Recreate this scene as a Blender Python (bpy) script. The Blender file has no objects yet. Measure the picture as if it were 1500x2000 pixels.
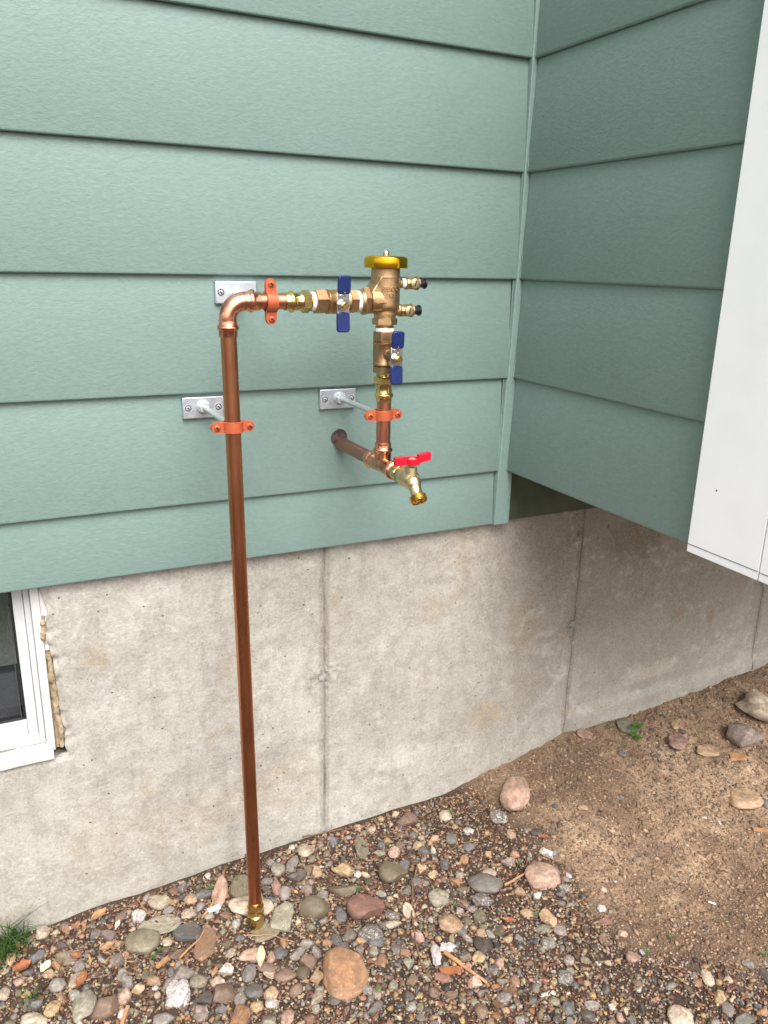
import bpy, bmesh, math, random
import numpy as np
from mathutils import Vector, Matrix, noise
R = math.radians
PI = math.pi
rnd = random.Random(7)
C = bpy.context.scene.collection
SC = bpy.context.scene

# ------------------------------------------------------------------ camera, sky, sun, exposure
CAM_F, CAM_LOC, CAM_ROT = 1573.565, (-0.88312, -1.25195, 0.38103), (1.269459, -0.021678, -0.454623)
cd = bpy.data.cameras.new('camera'); cam = bpy.data.objects.new('camera', cd); C.objects.link(cam)
cd.sensor_fit = 'HORIZONTAL'; cd.sensor_width = 36; cd.lens = CAM_F / 1500 * 36
cd.clip_start = .01; cd.clip_end = 500
cam.location = CAM_LOC; cam.rotation_euler = CAM_ROT
SC.camera = cam
SUN_EL, SUN_AZ = 50, 9          # azimuth: degrees to the left (-x) of the outward normal of the main wall
SUN_STR, SUN_ANG, SKY_STR, EXPO = 1.5, 40, .115, 1.40
w = bpy.data.worlds.new('World'); SC.world = w; w.use_nodes = True
nt = w.node_tree; bg = nt.nodes['Background']
sky = nt.nodes.new('ShaderNodeTexSky'); sky.sky_type = 'NISHITA'; sky.sun_disc = False
sky.sun_elevation = R(SUN_EL); sky.sun_rotation = R(180 + SUN_AZ)
sky.dust_density = 4; sky.air_density = 1.0; sky.ozone_density = 1.0
hs = nt.nodes.new('ShaderNodeHueSaturation'); hs.inputs['Saturation'].default_value = .32
nt.links.new(sky.outputs[0], hs.inputs['Color']); nt.links.new(hs.outputs[0], bg.inputs[0])
bg.inputs[1].default_value = SKY_STR
sl = bpy.data.lights.new('sun', 'SUN'); sun = bpy.data.objects.new('sun', sl); C.objects.link(sun)
sl.energy = SUN_STR; sl.angle = R(SUN_ANG); sl.color = (1, .98, .955)
sd = Vector((-math.sin(R(SUN_AZ)) * math.cos(R(SUN_EL)), -math.cos(R(SUN_AZ)) * math.cos(R(SUN_EL)), math.sin(R(SUN_EL))))
sun.rotation_euler = sd.to_track_quat('Z', 'Y').to_euler(); sun.location = (-1, -3, 4)
SC.view_settings.view_transform = 'Standard'; SC.view_settings.look = 'None'
SC.view_settings.gamma = 1; SC.view_settings.use_curve_mapping = False
SC.view_settings.exposure = EXPO

# ------------------------------------------------------------------ materials
def srgb(r, g, b):
    f = lambda c: (c / 255) / 12.92 if c <= 10 else (((c / 255) + .055) / 1.055) ** 2.4
    return (f(r), f(g), f(b), 1)

def nz(x, y, z=0): return noise.noise(Vector((x, y, z)))
class NT:
    def __init__(s, name):
        s.m = bpy.data.materials.new(name); s.m.use_nodes = True
        s.t = s.m.node_tree; s.b = s.t.nodes['Principled BSDF']
        s.tc = s.t.nodes.new('ShaderNodeTexCoord')
    def n(s, typ, **k):
        o = s.t.nodes.new(typ)
        for a, v in k.items(): setattr(o, a, v)
        return o
    def l(s, a, b): s.t.links.new(a, b)
    LOC = None
    def vec(s, scale=(1, 1, 1), src='Object', rand=False):
        v = s.tc.outputs[src]
        mp = s.n('ShaderNodeMapping'); mp.inputs['Scale'].default_value = scale
        s.l(v, mp.inputs[0])
        if s.LOC: mp.inputs['Location'].default_value = [a * b for a, b in zip(s.LOC, scale)]
        if rand:
            oi = s.n('ShaderNodeObjectInfo'); mu = s.n('ShaderNodeMath', operation='MULTIPLY'); mu.inputs[1].default_value = 37.
            s.l(oi.outputs['Random'], mu.inputs[0]); s.l(mu.outputs[0], mp.inputs['Location'])
        return mp.outputs[0]
    def noise(s, v, scale, detail=4, rough=.55, dist=0):
        o = s.n('ShaderNodeTexNoise'); s.l(v, o.inputs['Vector'])
        o.inputs['Scale'].default_value = scale; o.inputs['Detail'].default_value = detail
        o.inputs['Roughness'].default_value = rough; o.inputs['Distortion'].default_value = dist
        return o.outputs['Fac']
    def vor(s, v, scale, feature='F1'):
        o = s.n('ShaderNodeTexVoronoi', feature=feature); s.l(v, o.inputs['Vector']); o.inputs['Scale'].default_value = scale
        return o
    def ramp(s, f, stops):
        o = s.n('ShaderNodeValToRGB'); s.l(f, o.inputs[0]); e = o.color_ramp.elements
        while len(e) < len(stops): e.new(.5)
        for i, (p, c) in enumerate(stops):
            e[i].position = p; e[i].color = c if isinstance(c, tuple) else (c, c, c, 1)
        return o.outputs[0]
    def mix(s, f, a, b, bt='MIX'):
        o = s.n('ShaderNodeMix', data_type='RGBA', blend_type=bt)
        for val, idx in ((f, 0), (a, 6), (b, 7)):
            if isinstance(val, (int, float, tuple)): o.inputs[idx].default_value = val
            else: s.l(val, o.inputs[idx])
        return o.outputs[2]
    def bump(s, h, strength, dist, prev=None):
        o = s.n('ShaderNodeBump'); o.inputs['Strength'].default_value = strength; o.inputs['Distance'].default_value = dist
        s.l(h, o.inputs['Height'])
        if prev is not None: s.l(prev, o.inputs['Normal'])
        s.l(o.outputs[0], s.b.inputs['Normal']); return o.outputs[0]
    def col(s, c):
        if isinstance(c, tuple): s.b.inputs['Base Color'].default_value = c
        else: s.l(c, s.b.inputs['Base Color'])
    def rough(s, r):
        if isinstance(r, (int, float)): s.b.inputs['Roughness'].default_value = r
        else: s.l(r, s.b.inputs['Roughness'])

def simple(name, c, rough=.5, metal=0, var=.12, sc=60, bump=0, bd=.001, bs=300, coat=0):
    m = NT(name); v = m.vec(rand=True)
    n = m.noise(v, sc, 4)
    lo = tuple(max(0, x * (1 - var)) for x in c[:3]) + (1,); hi = tuple(min(1, x * (1 + var)) for x in c[:3]) + (1,)
    m.col(m.ramp(n, [(.3, lo), (.7, hi)]))
    m.rough(m.ramp(m.noise(v, sc * 2.3, 3), [(.3, rough * .82), (.7, min(1, rough * 1.2))]))
    m.b.inputs['Metallic'].default_value = metal
    if coat: m.b.inputs['Coat Weight'].default_value = coat; m.b.inputs['Coat Roughness'].default_value = .15
    if bump: m.bump(m.noise(v, bs, 3), bump, bd)
    return m.m

def mat_siding():
    m = NT('green_paint'); v = m.vec()
    big = m.noise(v, 2.2, 3); base = m.ramp(big, [(.3, GREEN_LO), (.7, GREEN_HI)])
    fine = m.noise(m.vec((1, 1, 1.6)), 110, 3)
    m.col(m.mix(.06, base, m.ramp(fine, [(.35, (.1, .15, .13, 1)), (.65, (.38, .48, .44, 1))])))
    m.rough(m.ramp(m.noise(v, 30, 3), [(.3, .42), (.7, .56)]))
    wv = m.vec((1, 1, 1.7))
    h1 = m.noise(wv, 125, 3, .6, .3)
    b1 = m.bump(h1, .40, .0014)
    b2 = m.bump(m.noise(m.vec((1, 1, 1.6)), 260, 2, .5), .3, .0006, b1)
    # a few paint nibs
    vo = m.vor(v, 21); nib = m.ramp(vo.outputs['Distance'], [(.0, 1.), (.035, 1.), (.06, 0.)])
    m.bump(nib, .25, .0008, b2)
    return m.m
GREEN_LO, GREEN_HI = (.160, .236, .212, 1), (.180, .263, .237, 1)

SPOTS = [(.216, -.166, .010, .014, srgb(84, 44, 24), .9, 90, .25), (.300, -.160, .006, .010, srgb(88, 50, 28), .8, 90, .25),
  (-.372, -.380, .040, .022, srgb(108, 98, 84), .8, 60, .4), (-.362, -.30, .010, .19, srgb(122, 112, 98), .6, 40, .5), (-.366, -.62, .009, .10, srgb(96, 88, 76), .7, 50, .5), (.222, -.378, .030, .020, srgb(96, 86, 72), .8, 60, .4),
  (-.345, -.22, .020, .10, srgb(166, 146, 112), .6, 20, .5), (.225, -.2, .012, .12, srgb(84, 70, 50), .7, 40, .5), (-.28, -.40, .025, .022, srgb(192, 184, 172), .5, 70, .4),
  (.02, -.56, .13, .09, srgb(166, 136, 96), .55, 9, .5), (.10, -.36, .10, .16, srgb(150, 126, 92), .5, 9, .5), (-.60, -.62, .20, .12, srgb(170, 150, 122), .35, 8, .5), (-.80, -.60, .12, .16, srgb(170, 154, 130), .3, 8, .5),
  (-.16, -.60, .18, .07, srgb(196, 190, 178), .55, 12, .5), (.48, -.55, .2, .05, srgb(186, 176, 158), .6, 12, .5), (.55, -.42, .05, .06, srgb(138, 108, 74), .6, 20, .5), (.66, -.44, .03, .05, srgb(132, 100, 70), .6, 20, .5),
  (-.76, -.30, .06, .16, srgb(198, 194, 188), .5, 12, .5), (-.50, -.30, .10, .14, srgb(190, 186, 178), .35, 10, .5), (.40, -.2, .3, .10, srgb(100, 84, 62), .55, 7, .5)]
def mat_concrete():
    m = NT('poured_concrete'); m.LOC = (-.3, .03, -.75); v = m.vec()
    n1 = m.noise(v, 4.5, 6, .6, .4); c1 = m.ramp(n1, [(.3, srgb(146, 143, 134)), (.5, srgb(172, 168, 158)), (.7, srgb(188, 185, 176))])
    # tan staining
    n2 = m.noise(v, 2.6, 6, .62, .5); c2 = m.mix(m.ramp(n2, [(.46, 0.), (.66, .32)]), c1, srgb(160, 150, 128))
    # grey vertical streaks
    n3 = m.noise(m.vec((7, 7, .8)), 5.5, 4, .6); c3 = m.mix(m.ramp(n3, [(.52, 0.), (.75, .45)]), c2, srgb(140, 134, 122))
    # sheltered right side: unwashed dirt plus the bay's shade, painted as one brown darkening
    sx = m.n('ShaderNodeSeparateXYZ'); m.l(v, sx.inputs[0])
    xr = m.n('ShaderNodeMapRange'); m.l(sx.outputs[0], xr.inputs[0]); xr.inputs[1].default_value = -.05; xr.inputs[2].default_value = .10
    zr = m.n('ShaderNodeMapRange'); m.l(sx.outputs[2], zr.inputs[0]); zr.inputs[1].default_value = -.62; zr.inputs[2].default_value = -.2
    zr.inputs[3].default_value = .25
    mm = m.n('ShaderNodeMath', operation='MULTIPLY'); m.l(xr.outputs[0], mm.inputs[0]); m.l(zr.outputs[0], mm.inputs[1])
    nn = m.n('ShaderNodeMath', operation='MULTIPLY'); m.l(mm.outputs[0], nn.inputs[0]); m.l(m.ramp(m.noise(v, 9, 5, .65), [(.25, .35), (.7, 1.)]), nn.inputs[1])
    c4 = m.mix(nn.outputs[0], c3, srgb(118, 100, 78))
    # orange/ochre damp patches
    n5 = m.noise(m.vec((1, 1, 1.4)), 3.7, 4, .5, .6); c5 = m.mix(m.ramp(n5, [(.60, 0.), (.72, .35)]), c4, srgb(168, 134, 88))
    # whitish lime bloom
    n6 = m.noise(v, 14, 5, .65, 1.); c6 = m.mix(m.ramp(n6, [(.58, 0.), (.72, .45)]), c5, srgb(215, 208, 198))
    # dirt along the form joints
    for q, jx in enumerate((-.367, .231, .837)):
        sb = m.n('ShaderNodeMath', operation='SUBTRACT'); m.l(sx.outputs[0], sb.inputs[0]); sb.inputs[1].default_value = jx
        ab = m.n('ShaderNodeMath', operation='ABSOLUTE'); m.l(sb.outputs[0], ab.inputs[0])
        wv = m.n('ShaderNodeMath', operation='MULTIPLY'); m.l(m.noise(v, 30 + q, 5, .7, .5), wv.inputs[0]); wv.inputs[1].default_value = .016
        ad = m.n('ShaderNodeMath', operation='SUBTRACT'); m.l(ab.outputs[0], ad.inputs[0]); m.l(wv.outputs[0], ad.inputs[1])
        c6 = m.mix(m.ramp(ad.outputs[0], [(.0, .5), (.002, 0.)]), c6, srgb(112, 104, 92))
    def spot(col, x, z, rx, rz, c, st, ns=40, wob=.5):
        d = []
        for out, c0, r0 in ((sx.outputs[0], x, rx), (sx.outputs[2], z, rz)):
            a = m.n('ShaderNodeMath', operation='SUBTRACT'); m.l(out, a.inputs[0]); a.inputs[1].default_value = c0
            b_ = m.n('ShaderNodeMath', operation='DIVIDE'); m.l(a.outputs[0], b_.inputs[0]); b_.inputs[1].default_value = r0
            e = m.n('ShaderNodeMath', operation='POWER'); ab_ = m.n('ShaderNodeMath', operation='ABSOLUTE'); m.l(b_.outputs[0], ab_.inputs[0]); m.l(ab_.outputs[0], e.inputs[0]); e.inputs[1].default_value = 2; d.append(e)
        s1 = m.n('ShaderNodeMath', operation='ADD'); m.l(d[0].outputs[0], s1.inputs[0]); m.l(d[1].outputs[0], s1.inputs[1])
        w_ = m.n('ShaderNodeMath', operation='MULTIPLY_ADD'); m.l(m.noise(v, ns, 5, .7), w_.inputs[0]); w_.inputs[1].default_value = 3 * wob; m.l(s1.outputs[0], w_.inputs[2])
        return m.mix(m.ramp(w_.outputs[0], [(.35 + .8 * wob, st), (min(1, .75 + .8 * wob), 0.)]), col, c)
    DK, TN, PL = srgb(96, 88, 76), srgb(160, 128, 88), srgb(206, 200, 190)
    for a in SPOTS: c6 = spot(c6, *a)
    # mottled fine laitance
    c6 = m.mix(m.ramp(m.noise(v, 30, 7, .78, .2), [(.40, .5), (.54, 0.)]), c6, srgb(130, 122, 108))
    c6 = m.mix(m.ramp(m.noise(v, 17, 7, .75, .3), [(.55, 0.), (.66, .45)]), c6, srgb(206, 202, 194))
    c6 = m.mix(m.ramp(m.noise(m.vec((14, 14, 1.1)), 3.1, 6, .7), [(.56, 0.), (.72, .28)]), c6, srgb(122, 114, 98))
    c6 = m.mix(m.ramp(m.noise(v, 12, 6, .7, .5), [(.60, 0.), (.68, .5)]), c6, srgb(148, 128, 98))
    v2 = m.vor(v, 120); pp = m.n('ShaderNodeMath', operation='MULTIPLY'); m.l(m.ramp(v2.outputs['Distance'], [(.10, 1.), (.16, 0.)]), pp.inputs[0]); m.l(m.ramp(m.noise(v, 33, 3), [(.55, 0.), (.60, .8)]), pp.inputs[1])
    c6 = m.mix(pp.outputs[0], c6, srgb(84, 74, 62))
    ck = m.n('ShaderNodeTexNoise'); ck.inputs['Scale'].default_value = 4.3; ck.inputs['Detail'].default_value = 8; ck.inputs['Roughness'].default_value = .62; ck.inputs['Distortion'].default_value = .8; m.l(v, ck.inputs['Vector'])
    cg = m.n('ShaderNodeMath', operation='MULTIPLY'); m.l(m.ramp(ck.outputs['Fac'], [(.5015, 0.), (.505, 1.), (.5085, 0.)]), cg.inputs[0]); m.l(m.ramp(m.noise(v, 6, 3), [(.50, 0.), (.62, .5)]), cg.inputs[1])
    c6 = m.mix(cg.outputs[0], c6, srgb(92, 84, 72))
    # bug holes
    vo = m.vor(v, 46); rr = m.ramp(vo.outputs['Distance'], [(.0, 1.), (.05, 1.), (.085, 0.)])
    pick = m.noise(v, 17, 2); pk = m.ramp(pick, [(.46, 0.), (.52, 1.)])
    hole = m.n('ShaderNodeMath', operation='MULTIPLY'); m.l(rr, hole.inputs[0]); m.l(pk, hole.inputs[1])
    c7 = m.mix(hole.outputs[0], c6, srgb(70, 60, 48))
    n8 = m.noise(v, 220, 3, .7); c8 = m.mix(.22, c7, m.ramp(n8, [(.3, srgb(120, 110, 98)), (.7, srgb(225, 220, 210))]))
    hv = m.n('ShaderNodeHueSaturation'); hv.inputs['Value'].default_value = .84; m.l(c8, hv.inputs['Color']); m.col(hv.outputs[0]); m.rough(.88)
    b = m.bump(m.noise(v, 180, 5, .7), .45, .0012)
    b = m.bump(m.noise(v, 20, 8, .74, .2), .75, .006, b)
    # hairline cracks / form marks
    cr = m.n('ShaderNodeTexNoise'); cr.inputs['Scale'].default_value = 5.; cr.inputs['Detail'].default_value = 6; cr.inputs['Distortion'].default_value = 2.; m.l(v, cr.inputs['Vector'])
    crk = m.ramp(cr.outputs['Fac'], [(.485, 1.), (.4975, 0.), (.51, 1.)])
    b = m.bump(crk, .22, .0008, b)
    inv = m.n('ShaderNodeMath', operation='SUBTRACT'); inv.inputs[0].default_value = 1; m.l(hole.outputs[0], inv.inputs[1])
    m.bump(inv.outputs[0], .9, .003, b)
    return m.m

def mat_metal(name, lo, hi, r=(.2, .35), sc=40, stretch=(1, 1, 1), bump=0, bs=400, bd=.0005, grime=None, gl=(.55, .7)):
    m = NT(name); v = m.vec(stretch, rand=True)
    c = m.ramp(m.noise(v, sc, 5, .6, .4), [(.28, lo), (.72, hi)])
    if grime: c = m.mix(m.ramp(m.noise(v, sc * .6, 5, .65), [(gl[0], 0.), (gl[1], .9)]), c, grime)
    m.col(c); m.rough(m.ramp(m.noise(v, sc * 1.7, 4), [(.3, r[0]), (.7, r[1])]))
    m.b.inputs['Metallic'].default_value = 1
    b = m.bump(m.noise(v, 55, 2), .12, .0008)
    if bump: m.bump(m.noise(m.vec(), bs, 3, .6), bump, bd, b)
    return m.m

def mat_stone(name, lo, hi, spot=None, sa=.6, sc=1., rough=.62):
    m = NT(name); v = m.vec((1.3, 1.3, 1.0), rand=True)
    c = m.ramp(m.noise(v, .9 * sc, 5, .65, .5), [(.3, lo), (.7, hi)])
    c = m.mix(m.ramp(m.noise(v, 7, 4, .7), [(.25, .42), (.5, 0.)]), c, tuple(x * .35 for x in lo[:3]) + (1,))
    if spot: c = m.mix(m.ramp(m.noise(v, 1.6 * sc, 5, .7, .8), [(.50, 0.), (.62, sa)]), c, spot)
    c = m.mix(m.ramp(m.noise(v, 4.5, 3, .6), [(.64, 0.), (.70, .5)]), c, tuple(min(1, x * 1.7 + .05) for x in hi[:3]) + (1,))
    c = m.mix(m.ramp(m.noise(v, 1.5, 7, .75, .6), [(.40, .75), (.60, .15)]), c, srgb(100, 80, 62))
    # each copy a slightly different value
    oi = m.n('ShaderNodeObjectInfo'); hv = m.n('ShaderNodeHueSaturation'); hv.inputs['Saturation'].default_value = .84
    mr = m.n('ShaderNodeMapRange'); m.l(oi.outputs['Random'], mr.inputs[0]); mr.inputs[3].default_value = .78; mr.inputs[4].default_value = 1.2
    m.l(mr.outputs[0], hv.inputs['Value']); m.l(c, hv.inputs['Color']); m.col(hv.outputs[0])
    m.rough(m.ramp(m.noise(v, 2, 3), [(.3, rough - .15), (.7, rough + .18)]))
    b = m.bump(m.noise(v, 9, 5, .75), .6, .0008); m.bump(m.noise(v, 2.2, 6, .65, .5), .6, .0028, b)
    return m.m

STONEMAT = {
 'cream': mat_stone('cream_stone', srgb(168, 145, 118), srgb(214, 196, 168), srgb(150, 120, 92), .5),
 'tan': mat_stone('tan_stone', srgb(150, 116, 78), srgb(202, 164, 116), srgb(160, 104, 58), .5),
 'yellow': mat_stone('yellow_stone', srgb(166, 132, 76), srgb(216, 184, 122), srgb(130, 98, 56), .5),
 'peach': mat_stone('peach_stone', srgb(176, 122, 92), srgb(218, 172, 142), srgb(176, 160, 146), .6),
 'pink': mat_stone('pink_stone', srgb(160, 100, 80), srgb(206, 150, 128), srgb(182, 170, 160), .55),
 'orange': mat_stone('orange_stone', srgb(150, 92, 38), srgb(206, 142, 74), srgb(116, 76, 44), .4),
 'rust': mat_stone('rust_stone', srgb(122, 84, 52), srgb(160, 120, 80), srgb(166, 96, 44), .7),
 'redbrown': mat_stone('red_brown_stone', srgb(120, 66, 48), srgb(162, 98, 76), srgb(84, 56, 46), .5),
 'brown': mat_stone('brown_stone', srgb(92, 66, 48), srgb(142, 108, 84), srgb(70, 54, 44), .5),
 'mauve': mat_stone('mauve_stone', srgb(116, 100, 94), srgb(168, 152, 144), srgb(92, 78, 74), .5),
 'grey': mat_stone('grey_stone', srgb(120, 116, 110), srgb(164, 160, 152), srgb(96, 94, 90), .5),
 'greygreen': mat_stone('grey_green_stone', srgb(122, 120, 100), srgb(172, 168, 144), srgb(98, 92, 70), .5),
 'olive': mat_stone('olive_stone', srgb(110, 104, 80), srgb(150, 142, 112), srgb(82, 74, 52), .5),
 'dkolive': mat_stone('dark_olive_stone', srgb(64, 58, 38), srgb(104, 96, 68), srgb(126, 104, 66), .4),
 'dkgrey': mat_stone('dark_grey_stone', srgb(62, 62, 60), srgb(106, 106, 102), srgb(140, 138, 132), .5),
 'slate': mat_stone('slate_stone', srgb(58, 66, 72), srgb(98, 108, 114), srgb(142, 148, 150), .5),
 'black': mat_stone('black_stone', srgb(36, 38, 40), srgb(68, 70, 72), srgb(96, 96, 96), .4, rough=.45),
 'speckle': mat_stone('speckled_stone', srgb(70, 68, 66), srgb(110, 108, 104), srgb(218, 212, 204), .95, 2.6),
 'white': mat_stone('white_stone', srgb(178, 170, 160), srgb(222, 216, 208), srgb(150, 140, 130), .4),
}

M = {}
M['green'] = mat_siding()
M['concrete'] = mat_concrete()
M['white'] = simple('white_trim_paint', srgb(240, 240, 240), .45, 0, .02, 20, .12, .0006, 260)
M['vinyl'] = simple('white_vinyl', srgb(190, 190, 190), .38, 0, .03, 30, .05)
M['dirtywhite'] = simple('dirty_white_board', srgb(194, 191, 188), .6, 0, .14, 30, .3, .001, 120)
M['foam'] = simple('tan_spray_foam', srgb(150, 132, 106), .85, 0, .35, 70, .9, .004, 160)
M['black'] = simple('black_rubber', (.012, .012, .013, 1), .4)
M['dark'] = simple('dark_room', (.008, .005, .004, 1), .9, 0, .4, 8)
M['greyin'] = simple('grey_inner_sill', (.07, .07, .075, 1), .6, 0, .2, 20)
M['copper_new'] = mat_metal('bright_copper', (.66, .25, .13, 1), (.90, .46, .30, 1), (.10, .26), 45, grime=(.26, .08, .04, 1), gl=(.52, .68))
M['copper_tube'] = mat_metal('weathered_copper', (.44, .17, .078, 1), (.60, .26, .135, 1), (.24, .38), 18, (1, 1, .3), grime=(.26, .10, .055, 1), gl=(.48, .74))
M['copper_mid'] = mat_metal('clean_copper_tube', (.56, .22, .13, 1), (.76, .36, .23, 1), (.24, .38), 30, (1, 1, .3), grime=(.38, .17, .10, 1), gl=(.58, .8))
M['copper_old'] = mat_metal('brown_aged_copper', (.30, .15, .10, 1), (.46, .24, .17, 1), (.34, .5), 26, (1, .2, 1), grime=(.14, .08, .06, 1), gl=(.5, .72))
M['brass'] = mat_metal('yellow_brass', (.52, .37, .13, 1), (.78, .60, .26, 1), (.12, .24), 50, grime=(.34, .22, .08, 1), gl=(.62, .85))
M['bronze'] = mat_metal('cast_bronze', (.40, .25, .125, 1), (.56, .37, .20, 1), (.36, .5), 40, bump=.5, bs=900, bd=.0006, grime=(.34, .20, .11, 1), gl=(.58, .82))
M['bronze_dark'] = mat_metal('dull_bronze', (.30, .19, .10, 1), (.42, .28, .155, 1), (.34, .48), 40, bump=.3, bs=900, bd=.0005, grime=(.28, .17, .10, 1))
M['palebrass'] = mat_metal('pale_satin_brass', (.50, .40, .22, 1), (.66, .56, .34, 1), (.3, .42), 40, bump=.25, bs=900)
M['gold'] = mat_metal('gold_anodised_cap', (.66, .33, .012, 1), (.76, .42, .02, 1), (.10, .18), 20)
M['zinc'] = mat_metal('zinc_plate', (.48, .51, .55, 1), (.64, .67, .71, 1), (.42, .58), 60, bump=.2, bs=600)
M['steel'] = simple('zinc_rod', (.46, .49, .50, 1), .32, .25, .03, 20)
M['chrome'] = mat_metal('stainless_steel', (.60, .58, .54, 1), (.76, .74, .70, 1), (.14, .26), 60)
M['orangecoat'] = simple('copper_coloured_clamp', srgb(176, 88, 54), .42, .2, .1, 80, .15, .0005, 400)
M['blue'] = simple('blue_vinyl_grip', (.0008, .010, .085, 1), .42, 0, .12, 60, .1, .0005, 150)
M['red'] = simple('red_plastic', (.50, .003, .018, 1), .38, 0, .06, 60, .08, .0004, 300)
M['ptfe'] = simple('thread_tape', srgb(226, 222, 212), .6, 0, .1, 120, .5, .0006, 500)
M['plug'] = simple('black_plastic_cap', (.008, .008, .010, 1), .3)
M['sealant'] = simple('dark_sealant', (.055, .035, .045, 1), .3, 0, .4, 90, .4, .001, 200)
M['tin'] = simple('white_foam_lump', srgb(172, 163, 160), .9, 0, .10, 90, .9, .004, 220)
M['leaf'] = simple('dry_leaf', srgb(150, 112, 78), .7, 0, .4, 90, .5, .001, 200)
M['leafpale'] = simple('pale_dry_leaf', srgb(206, 190, 156), .7, 0, .2, 90, .5, .001, 200)
M['leaforange'] = simple('orange_dry_leaf', srgb(138, 84, 52), .65, 0, .3, 90, .5, .001, 200)
M['root'] = simple('brown_root', srgb(104, 76, 54), .8, 0, .35, 90, .7, .001, 260)
M['wood'] = simple('weathered_wood', srgb(160, 118, 82), .8, 0, .3, 60, .7, .001, 200)
M['paper'] = simple('white_scrap', srgb(232, 230, 226), .6, 0, .03)
M['grass'] = simple('grass_blade_green', (.05, .11, .022, 1), .5, 0, .4, 30)
M['seed'] = simple('seedling_green', (.055, .12, .03, 1), .5, 0, .3, 60)
M['clover'] = simple('clover_green', (.055, .14, .02, 1), .45, 0, .3, 60)

# ------------------------------------------------------------------ mesh helpers
ORG = {}          # world origin of each parent
def tag(o, label=None, cat=None, group=None, kind=None):
    if label: o['label'] = label
    if cat: o['category'] = cat
    if group: o['group'] = group
    if kind: o['kind'] = kind
    return o
def thing(name, loc, label, cat, group=None, kind=None):
    o = bpy.data.objects.new(name, None); C.objects.link(o); o.location = loc; o.empty_display_size = .05
    ORG[o.name] = Vector(loc); return tag(o, label, cat, group, kind)
def obj(name, bm, mats, parent=None, loc=None, smooth=None, bevel=None, free=True):
    """bm holds WORLD coordinates; the object is placed at its parent's origin (or loc)"""
    org = ORG[parent.name] if parent else Vector(loc or (0, 0, 0))
    if isinstance(bm, bmesh.types.BMesh):
        me = bpy.data.meshes.new(name)
        bmesh.ops.recalc_face_normals(bm, faces=bm.faces)
        bm.to_mesh(me); bm.free()
    else: me = bm
    if org.length: me.transform(Matrix.Translation(-org))
    for m in (mats if isinstance(mats, (list, tuple)) else [mats]): me.materials.append(m)
    if smooth is not None:
        me.polygons.foreach_set('use_smooth', [True] * len(me.polygons)); me.set_sharp_from_angle(angle=R(smooth))
    o = bpy.data.objects.new(name, me); C.objects.link(o)
    if parent: o.parent = parent; ORG[o.name] = org
    else: o.location = org; ORG[o.name] = org
    if bevel:
        b = o.modifiers.new('bevel', 'BEVEL'); b.width = bevel[0]; b.segments = bevel[1]; b.limit_method = 'ANGLE'; b.angle_limit = R(40)
        me.polygons.foreach_set('use_smooth', [True] * len(me.polygons)); me.set_sharp_from_angle(angle=R(40))
        b.harden_normals = False
    return o
def box(bm, x0, x1, y0, y1, z0, z1, mi=0):
    v = [bm.verts.new(p) for p in ((x0, y0, z0), (x1, y0, z0), (x1, y1, z0), (x0, y1, z0), (x0, y0, z1), (x1, y0, z1), (x1, y1, z1), (x0, y1, z1))]
    for f in ((0, 3, 2, 1), (4, 5, 6, 7), (0, 1, 5, 4), (1, 2, 6, 5), (2, 3, 7, 6), (3, 0, 4, 7)):
        bm.faces.new([v[i] for i in f]).material_index = mi
    return v
def frame(d):
    d = Vector(d).normalized(); up = Vector((0, 0, 1)) if abs(d.z) < .9 else Vector((0, 1, 0))
    u = d.cross(up).normalized(); v = u.cross(d).normalized(); return d, u, v
def lathe(bm, prof, o, d, seg=32, phase=0, mi=0, mod=None, caps=True):
    """prof = [(a, r)] along direction d from point o"""
    o = Vector(o); d, u, v = frame(d); rings = []
    for a, r in prof:
        ring = []
        for i in range(seg):
            t = 2 * PI * i / seg + phase; rr = r * (1 + (mod(a, t) if mod else 0))
            ring.append(bm.verts.new(o + d * a + u * (rr * math.cos(t)) + v * (rr * math.sin(t))))
        rings.append(ring)
    for A, B in zip(rings, rings[1:]):
        for i in range(seg):
            bm.faces.new((A[i], A[(i + 1) % seg], B[(i + 1) % seg], B[i])).material_index = mi
    if caps:
        if prof[0][1] > 1e-5: bm.faces.new(rings[0][::-1]).material_index = mi
        if prof[-1][1] > 1e-5: bm.faces.new(rings[-1]).material_index = mi
    return bm
def hexa(bm, a0, a1, r, o, d, phase=PI / 6, ch=.0012, mi=0, seg=6):
    lathe(bm, [(a0, r * .90), (a0 + ch, r), (a1 - ch, r), (a1, r * .90)], o, d, seg, phase, mi)
def tube_path(bm, pts, rads, seg=10, cap=True, mi=0):
    P = [Vector(p) for p in pts]; rings = []; n0 = None
    for i, p in enumerate(P):
        t = (P[min(i + 1, len(P) - 1)] - P[max(i - 1, 0)]).normalized()
        if n0 is None: n0 = t.orthogonal().normalized()
        n0 = (n0 - t * n0.dot(t)).normalized(); b = t.cross(n0); r = rads[i] if isinstance(rads, (list, tuple)) else rads
        rings.append([bm.verts.new(p + (n0 * math.cos(2 * PI * k / seg) + b * math.sin(2 * PI * k / seg)) * r) for k in range(seg)])
    for A, B in zip(rings, rings[1:]):
        for i in range(seg): bm.faces.new((A[i], A[(i + 1) % seg], B[(i + 1) % seg], B[i])).material_index = mi
    if cap: bm.faces.new(rings[0][::-1]); bm.faces.new(rings[-1])
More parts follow.
